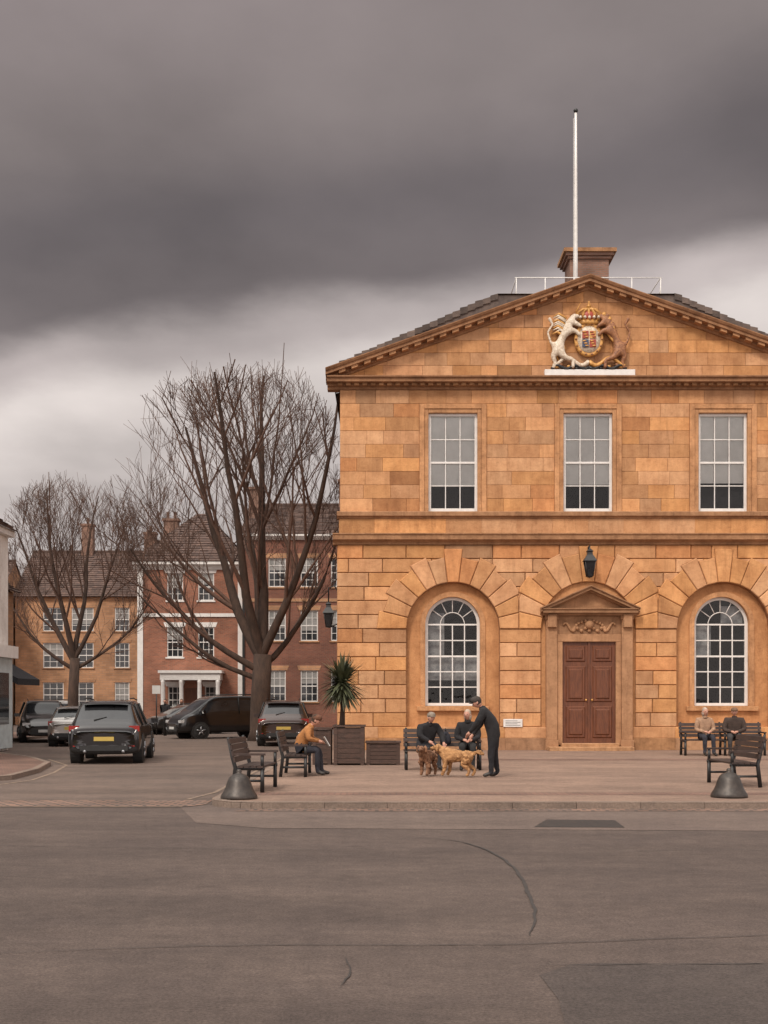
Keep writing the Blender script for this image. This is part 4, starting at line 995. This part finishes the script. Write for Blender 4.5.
# ------------------------------------------------------------ people
def seg_d(p, a, b):
    ab = b - a; t = max(0, min(1, (p - a).dot(ab) / max(1e-9, ab.length_squared))); return (p - (a + ab * t)).length
def person(name, loc, rot, pose, coat, trou, hair, lean=0, hat=None, bulk=1.0, turn=0.0, nod=0.0, long_hair=False, reach=None, scale=1.0):
    b = MB(); V = Vector
    sit = pose == 'sit'
    pz = .56 if sit else .93
    p0 = V((0, 0, pz)); l = rad(lean); t = V((math.sin(l), 0, math.cos(l)))
    belly = p0 + t * .17 + V((-.02, 0, 0)); chest = p0 + t * .37; nb = p0 + t * .53; nt_ = p0 + t * .60 + V((.02, 0, 0.01))
    J = [p0, belly, chest, nb, nt_]; Rr = [.145 * bulk, .145 * bulk, .155 * bulk, .075, .055]; E = [(0, 1), (1, 2), (2, 3), (3, 4)]
    lab = {(0, 1): 'c', (1, 2): 'c', (2, 3): 'c', (3, 4): 's'}
    hands = []
    for s in (1, -1):
        sh = p0 + t * .46 + V((0, s * .185 * (bulk * .5 + .5), 0))
        if reach and s in reach: el, wr = V(reach[s][0]), V(reach[s][1])
        elif sit: el = sh + V((.06, s * .07, -.27)); wr = V((.30, s * .08, pz + .13))
        elif pose == 'walk': el = sh + V((.0 + s * .08, s * .05, -.28)); wr = el + V((.06 + s * .08, -s * .01, -.24))
        else: el = sh + V((-.03, s * .06, -.28)); wr = el + V((.06, -s * .01, -.25))
        if sit:
            hip = V((.03, s * .095, pz - .01)); kn = V((.44, s * .12, pz - .02)); an = V((.46 + .03 * s, s * .12, .09))
        elif pose == 'walk':
            hip = V((0, s * .09, pz - .05)); kn = V((.05 + s * .12, s * .09, .50)); an = V((-.02 + s * .22, s * .09, .09))
        else:
            hip = V((0, s * .10, pz - .05)); kn = V((.03 + s * .03, s * .115, .50)); an = V((-.01 + s * .06, s * .13, .09))
        ball = an + V((.11, s * .015, -.045)); toe = an + V((.18, s * .02, -.05))
        o = len(J)
        J += [sh, el, wr, hip, kn, an, ball, toe]; Rr += [.078 * bulk, .060 * bulk, .040, .105 * bulk, .074, .052, .042, .032]
        ed = [(2, o, 'c'), (o, o + 1, 'c'), (o + 1, o + 2, 'c'), (0, o + 3, 'c' if not sit else 't'), (o + 3, o + 4, 't'), (o + 4, o + 5, 't'), (o + 5, o + 6, 'b'), (o + 6, o + 7, 'b')]
        for a, c, q in ed: E.append((a, c)); lab[(a, c)] = q
        hands.append((wr, (wr - el).normalized(), s))
    vs, fs = skin(J, E, Rr, 0, 2)
    for v in vs:
        if v.z < .012: v.z = .012 + (v.z - .012) * .1
        v += noise.noise_vector(v * 9) * .012 + noise.noise_vector(v * 22) * .005
    mt = {'c': cloth(coat), 't': cloth(trou), 's': M_SKIN, 'b': M_SHOE}; ms = []
    for f in fs:
        c = sum((vs[i] for i in f), V((0, 0, 0))) / len(f); best = None
        for (a, d), q in lab.items():
            k = seg_d(c, J[a], J[d]) / (.5 * (Rr[a] + Rr[d]))
            if best is None or k < best[0]: best = (k, q)
        q = best[1]
        if q == 's' and (c - nb).dot(t) < .045: q = 'c'
        if not sit and q == 't' and c.z > pz - .16: q = 'c'
        ms.append(mt[q])
    b.add(vs, fs, ms, smooth=True)
    look = Matrix.Rotation(rad(turn), 3, 'Z') @ Matrix.Rotation(rad(nod), 3, 'Y')
    hc = nt_ + look @ V((.025, 0, .095)); n = 20; hv = []; hf = []; hm_ = []
    for i in range(n + 1):
        ph = math.pi * i / n
        for k in range(n):
            th = 2 * math.pi * k / n; x, y, z = math.sin(ph) * math.cos(th), math.sin(ph) * math.sin(th), math.cos(ph)
            X, Y, Z = x * .098, y * .077, z * .118
            if z < 0: Y *= 1 + z * .28; X *= (1 + z * .12)
            if x > .8 and -.38 < z < .12 and abs(y) < .25: X += .022 * (1 - abs(y) / .25) * (1 - abs(z + .15) / .3 * .7)
            if x > .6 and z < -.75: X += .012
            hv.append(hc + look @ V((X, Y, Z)))
    for i in range(n):
        for k in range(n):
            k2 = (k + 1) % n; hf.append((i * n + k, (i + 1) * n + k, (i + 1) * n + k2, i * n + k2))
            ph = math.pi * (i + .5) / n; th = 2 * math.pi * (k + .5) / n; x, z = math.sin(ph) * math.cos(th), math.cos(ph)
            hm_.append(cloth(hair) if (z > .55 or (x < .15 and z > -.45) or (x < .45 and z > .25)) else M_SKIN)
    b.add(hv, hf, hm_, smooth=True)
    def hb(x, y, z, r, m, sc=(1, 1, 1)): q = hc + look @ V((x, y, z)); b.ball(tuple(q), r, m, 8, sc)
    for s in (1, -1): hb(.086, s * .030, .01, .010, M_EYE); hb(0, s * .078, -.01, .024, M_SKIN, (.8, .5, 1.2))
    hb(.083, 0, -.060, .015, M_LIP, (.5, 1.4, .3))
    hb(-.02, 0, .03, .098, cloth(hair), (1.0, .86, 1.02))
    if long_hair:
        hb(-.05, 0, -.05, .085, cloth(hair), (.8, 1, 1.3)); hb(-.01, .06, -.05, .04, cloth(hair), (1, .6, 1.8)); hb(-.01, -.06, -.05, .04, cloth(hair), (1, .6, 1.8))
    if hat:
        hb(0, 0, .055, .108, cloth(hat), (1.02, .9, .72)); hb(.10, 0, .045, .06, cloth(hat), (1, 1.1, .18))
    q = nb + t * .015; b.tube([q - t * .03, q + t * .035], [.085, .07], 12, cloth(coat))
    for (wr, hd, s) in hands:
        sd = V((0, 0, 1)).cross(hd)
        if sd.length < .2: sd = V((0, 1, 0))
        sd.normalize(); up = hd.cross(sd)
        b.tube([wr - hd * .02, wr + hd * .03, wr + hd * .075, wr + hd * .09], [.028, .036, .036, .02], 8, M_SKIN)
        for k in range(4):
            o = sd * (.027 - .018 * k); ln = (.068, .08, .074, .058)[k]; c = -up * .35
            a = wr + hd * .075 + o; m1 = a + (hd + c * .4).normalized() * ln * .5; m2 = m1 + (hd + c * 2).normalized() * ln * .5
            b.tube([a, m1, m2], [.0095, .009, .006], 6, M_SKIN)
        a = wr + hd * .025 + sd * .03 * s; b.tube([a, a + (hd + sd * s).normalized() * .035, a + (hd * 1.4 + sd * s * .5).normalized() * .062], [.012, .011, .007], 6, M_SKIN)
    ob = b.obj(name, None, loc, rot); ob.scale = (scale,) * 3
    return ob
DK = (0.018, 0.017, 0.019)
SZ = PZ + .004
person("seated_woman", (-1.83, 25.5, SZ), rad(-4), 'sit', (0.42, 0.18, 0.06), (0.03, 0.03, 0.04), (0.07, 0.04, 0.025), lean=30, nod=28, hat=(0.16, 0.07, 0.04), bulk=1.1,
       reach={1: ((.26, .24, .78), (.46, .08, .72)), -1: ((.26, -.24, .78), (.46, -.08, .72))})
person("seated_man", (0.93, 27.45, SZ), rad(-65), 'sit', DK, (0.03, 0.03, 0.035), (0.35, 0.33, 0.32), lean=26, bulk=1.35, hat=(0.30, 0.25, 0.20), nod=10,
       reach={1: ((.28, .30, .80), (.52, .22, .62)), -1: ((.28, -.26, .78), (.48, -.12, .66))})
person("seated_woman", (1.92, 27.5, SZ), rad(-95), 'sit', DK, (0.02, 0.02, 0.02), (0.42, 0.33, 0.25), lean=6, bulk=1.1, turn=-20, long_hair=True)
person("standing_man", (2.28, 24.85, SZ), rad(172), 'stand', DK, (0.016, 0.016, 0.02), (0.06, 0.045, 0.035), lean=26, bulk=1.25, nod=34, turn=5, hat=(0.06, 0.05, 0.045),
       reach={1: ((.32, .24, 1.13), (.50, .14, .92)), -1: ((.30, -.24, 1.10), (.46, -.15, .86))})
person("seated_woman", (9.22, 34.6, SZ), rad(-85), 'sit', (0.40, 0.25, 0.16), (0.03, 0.03, 0.04), (0.45, 0.36, 0.29), lean=6, turn=10, long_hair=True, bulk=1.1)
person("seated_man", (10.1, 34.6, SZ), rad(-105), 'sit', (0.06, 0.04, 0.032), (0.05, 0.045, 0.045), (0.2, 0.15, 0.1), lean=10, bulk=1.35, hat=(0.22, 0.13, 0.08))
person("walking_man", (-11.3, 62, 0), rad(-100), 'walk', DK, (0.03, 0.03, 0.05), (0.05, 0.04, 0.03), bulk=1.1)
person("walking_woman", (-10.55, 62.5, 0), rad(-80), 'walk', (0.12, 0.04, 0.03), DK, (0.12, 0.07, 0.04), long_hair=True)
nb_ = MB(); nb_.prism([(-.16, -.11), (.16, -.11), (.17, .10), (-.15, .12)], -.006, .006, 0, M_WPLATE)
o = nb_.obj("newspaper", None, (-1.22, 25.45, SZ + .72)); o.rotation_euler = (rad(-30), 0, rad(100))
bg = MB(); v_, f_ = skin([(0, 0, .08), (0, 0, .2), (0, 0, .34), (.0, .0, .42)], [(0, 1), (1, 2), (2, 3)], [.13, .15, .11, .04], 0, 2); bg.add(v_, f_, cloth((.03, .03, .04)), smooth=True)
bg.tube([(0, -.1, .34), (0, -.14, .46), (0, .02, .48), (0, .05, .38)], [.012] * 4, 6, M_PLASTIC); bg.obj("rucksack", None, (1.42, 27.6, SZ + .46))

# ------------------------------------------------------------ dogs
def dog(loc, rot, fur, sc=1.0):
    V = Vector; b = MB()
    J = [V(p) for p in [(0, 0, .46), (-.27, 0, .49), (.22, 0, .46), (.35, 0, .60), (.44, 0, .67), (.52, 0, .65), (.60, 0, .625)]]
    Rr = [.125, .115, .15, .09, .088, .05, .036]; E = [(0, 1), (0, 2), (2, 3), (3, 4), (4, 5), (5, 6)]
    for s in (1, -1):
        o = len(J); k = .05 * s
        J += [V((.23, s * .09, .36)), V((.19 + k, s * .095, .27)), V((.23 + k, s * .09, .11)), V((.27 + k, s * .09, .03))]; Rr += [.07, .055, .038, .038]
        E += [(2, o), (o, o + 1), (o + 1, o + 2), (o + 2, o + 3)]
        o = len(J); J += [V((-.27, s * .085, .40)), V((-.19 + k, s * .10, .29)), V((-.36 + k, s * .09, .17)), V((-.33 + k, s * .09, .06)), V((-.28 + k, s * .09, .03))]; Rr += [.09, .065, .036, .036, .038]
        E += [(1, o), (o, o + 1), (o + 1, o + 2), (o + 2, o + 3), (o + 3, o + 4)]
    o = len(J); J += [V((-.40, 0, .54)), V((-.52, 0, .58)), V((-.62, 0, .50))]; Rr += [.035, .048, .03]; E += [(1, o), (o, o + 1), (o + 1, o + 2)]
    vs, fs = skin(J, E, Rr, 0, 3)
    for v in vs:
        if v.z < .01: v.z = .01
        q = min(1, v.z * 3); v += noise.noise_vector(v * 16) * .03 * q + noise.noise_vector(v * 45) * .016 * q
    b.add(vs, fs, fur, smooth=True)
    for s in (1, -1):
        b.tube([(.42, s * .07, .73), (.41, s * .105, .68), (.42, s * .105, .60), (.425, s * .1, .57)], [.03, .038, .035, .012], 8, fur)
        b.ball((.515, s * .042, .695), .012, M_EYE, 8)
    b.ball((.635, 0, .635), .022, M_EYE, 8)
    ob = b.obj("golden_dog", None, loc, rot); ob.scale = (sc,) * 3; return ob
dog((1.50, 24.9, SZ), rad(168), M_FUR, .92)
dog((0.92, 25.2, SZ), rad(-112), M_FUR2, .88)

# ------------------------------------------------------------ world, sun, camera
w = bpy.data.worlds.new("World"); scene.world = w; w.use_nodes = True
nt = w.node_tree; N, L = nt.nodes, nt.links; N.clear()
def mth(op, a, b=None, c=None):
    n = N.new("ShaderNodeMath"); n.operation = op
    for i, x in enumerate((a, b, c)):
        if x is None: continue
        if isinstance(x, (int, float)): n.inputs[i].default_value = x
        else: L.new(x, n.inputs[i])
    return n.outputs[0]
tc = N.new("ShaderNodeTexCoord"); sp = N.new("ShaderNodeSeparateXYZ"); L.new(tc.outputs["Generated"], sp.inputs[0])
X, Y, Z = sp.outputs
zp = mth('ADD', mth('MAXIMUM', Z, 0.0), .22)
def cnoise(sx, sy, scale, det, off=0.0, ro=.55):
    cb = N.new("ShaderNodeCombineXYZ"); L.new(mth('MULTIPLY', mth('DIVIDE', X, zp), sx), cb.inputs[0]); L.new(mth('MULTIPLY', mth('DIVIDE', Y, zp), sy), cb.inputs[1]); cb.inputs[2].default_value = off
    n = N.new("ShaderNodeTexNoise"); n.inputs["Scale"].default_value = scale; n.inputs["Detail"].default_value = det; n.inputs["Roughness"].default_value = ro
    L.new(cb.outputs[0], n.inputs["Vector"]); return n.outputs["Fac"]
n1 = cnoise(.9, 1.0, 1.3, 7, 3.1, .52); n2 = cnoise(1.3, 1.2, 1.7, 8, 7.7, .5)
zz = mth('ADD', mth('SUBTRACT', Z, mth('MULTIPLY', X, .15)), mth('MULTIPLY', mth('SUBTRACT', n1, .5), .15))
cr = N.new("ShaderNodeValToRGB"); L.new(zz, cr.inputs[0]); e = cr.color_ramp; e.interpolation = 'EASE'
def srgb(r, g, b): return tuple(((x / 255 + .055) / 1.055) ** 2.4 for x in (r, g, b)) + (1,)
stops = [(0.0, srgb(200, 189, 184)), (.16, srgb(194, 184, 180)), (.255, srgb(215, 205, 200)), (.285, srgb(186, 175, 172)), (.325, srgb(120, 111, 110)), (.39, srgb(112, 104, 104)), (.46, srgb(134, 124, 122)), (.56, srgb(142, 131, 130)), (.75, (.8, .77, .74, 1)), (1.0, (1.4, 1.34, 1.28, 1))]
e.elements[0].position = stops[0][0]; e.elements[0].color = stops[0][1]; e.elements[1].position = 1.0; e.elements[1].color = stops[-1][1]
for p_, c_ in stops[1:-1]: q = e.elements.new(p_); q.color = c_
mul = mth('MULTIPLY_ADD', n2, 1.15, .42)
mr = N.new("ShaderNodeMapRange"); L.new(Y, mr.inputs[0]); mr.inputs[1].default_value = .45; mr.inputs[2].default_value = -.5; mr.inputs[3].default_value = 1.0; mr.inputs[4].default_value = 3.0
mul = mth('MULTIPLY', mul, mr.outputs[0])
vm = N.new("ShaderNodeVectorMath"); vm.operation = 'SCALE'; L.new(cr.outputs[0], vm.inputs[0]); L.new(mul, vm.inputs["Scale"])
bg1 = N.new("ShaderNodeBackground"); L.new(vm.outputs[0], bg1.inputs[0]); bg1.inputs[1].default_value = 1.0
sky = N.new("ShaderNodeTexSky"); sky.sky_type = 'NISHITA'; sky.sun_disc = False
SUN_EL, SUN_AZ = 46, 208
sky.sun_elevation = rad(SUN_EL); sky.sun_rotation = rad(SUN_AZ)
bg2 = N.new("ShaderNodeBackground"); L.new(sky.outputs[0], bg2.inputs[0]); bg2.inputs[1].default_value = .08
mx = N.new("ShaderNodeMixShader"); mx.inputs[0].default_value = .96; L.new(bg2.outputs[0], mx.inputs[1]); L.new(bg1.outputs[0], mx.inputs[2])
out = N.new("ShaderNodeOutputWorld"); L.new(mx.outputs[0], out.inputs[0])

sd = bpy.data.lights.new("sun", 'SUN'); sd.energy = 2.1; sd.angle = rad(12); sd.color = (1, .89, .77)
so = bpy.data.objects.new("sun", sd); COL.objects.link(so)
az = rad(SUN_AZ); dvec = Vector((math.sin(az) * math.cos(rad(SUN_EL)), math.cos(az) * math.cos(rad(SUN_EL)), math.sin(rad(SUN_EL))))
so.rotation_euler = dvec.to_track_quat('Z', 'Y').to_euler(); so.location = dvec * 60

cd_ = bpy.data.cameras.new("camera"); cam = bpy.data.objects.new("camera", cd_); COL.objects.link(cam)
cam.location = (0, 0, 1.7); cam.rotation_euler = (rad(90), 0, 0)
cd_.sensor_width = 36; cd_.sensor_fit = 'AUTO'; cd_.lens = 1200 / 1024 * 36; cd_.shift_y = 188 / 1024
cd_.clip_start = .1; cd_.clip_end = 3000
scene.camera = cam
scene.view_settings.view_transform = 'Standard'; scene.view_settings.look = 'None'; scene.view_settings.exposure = 0
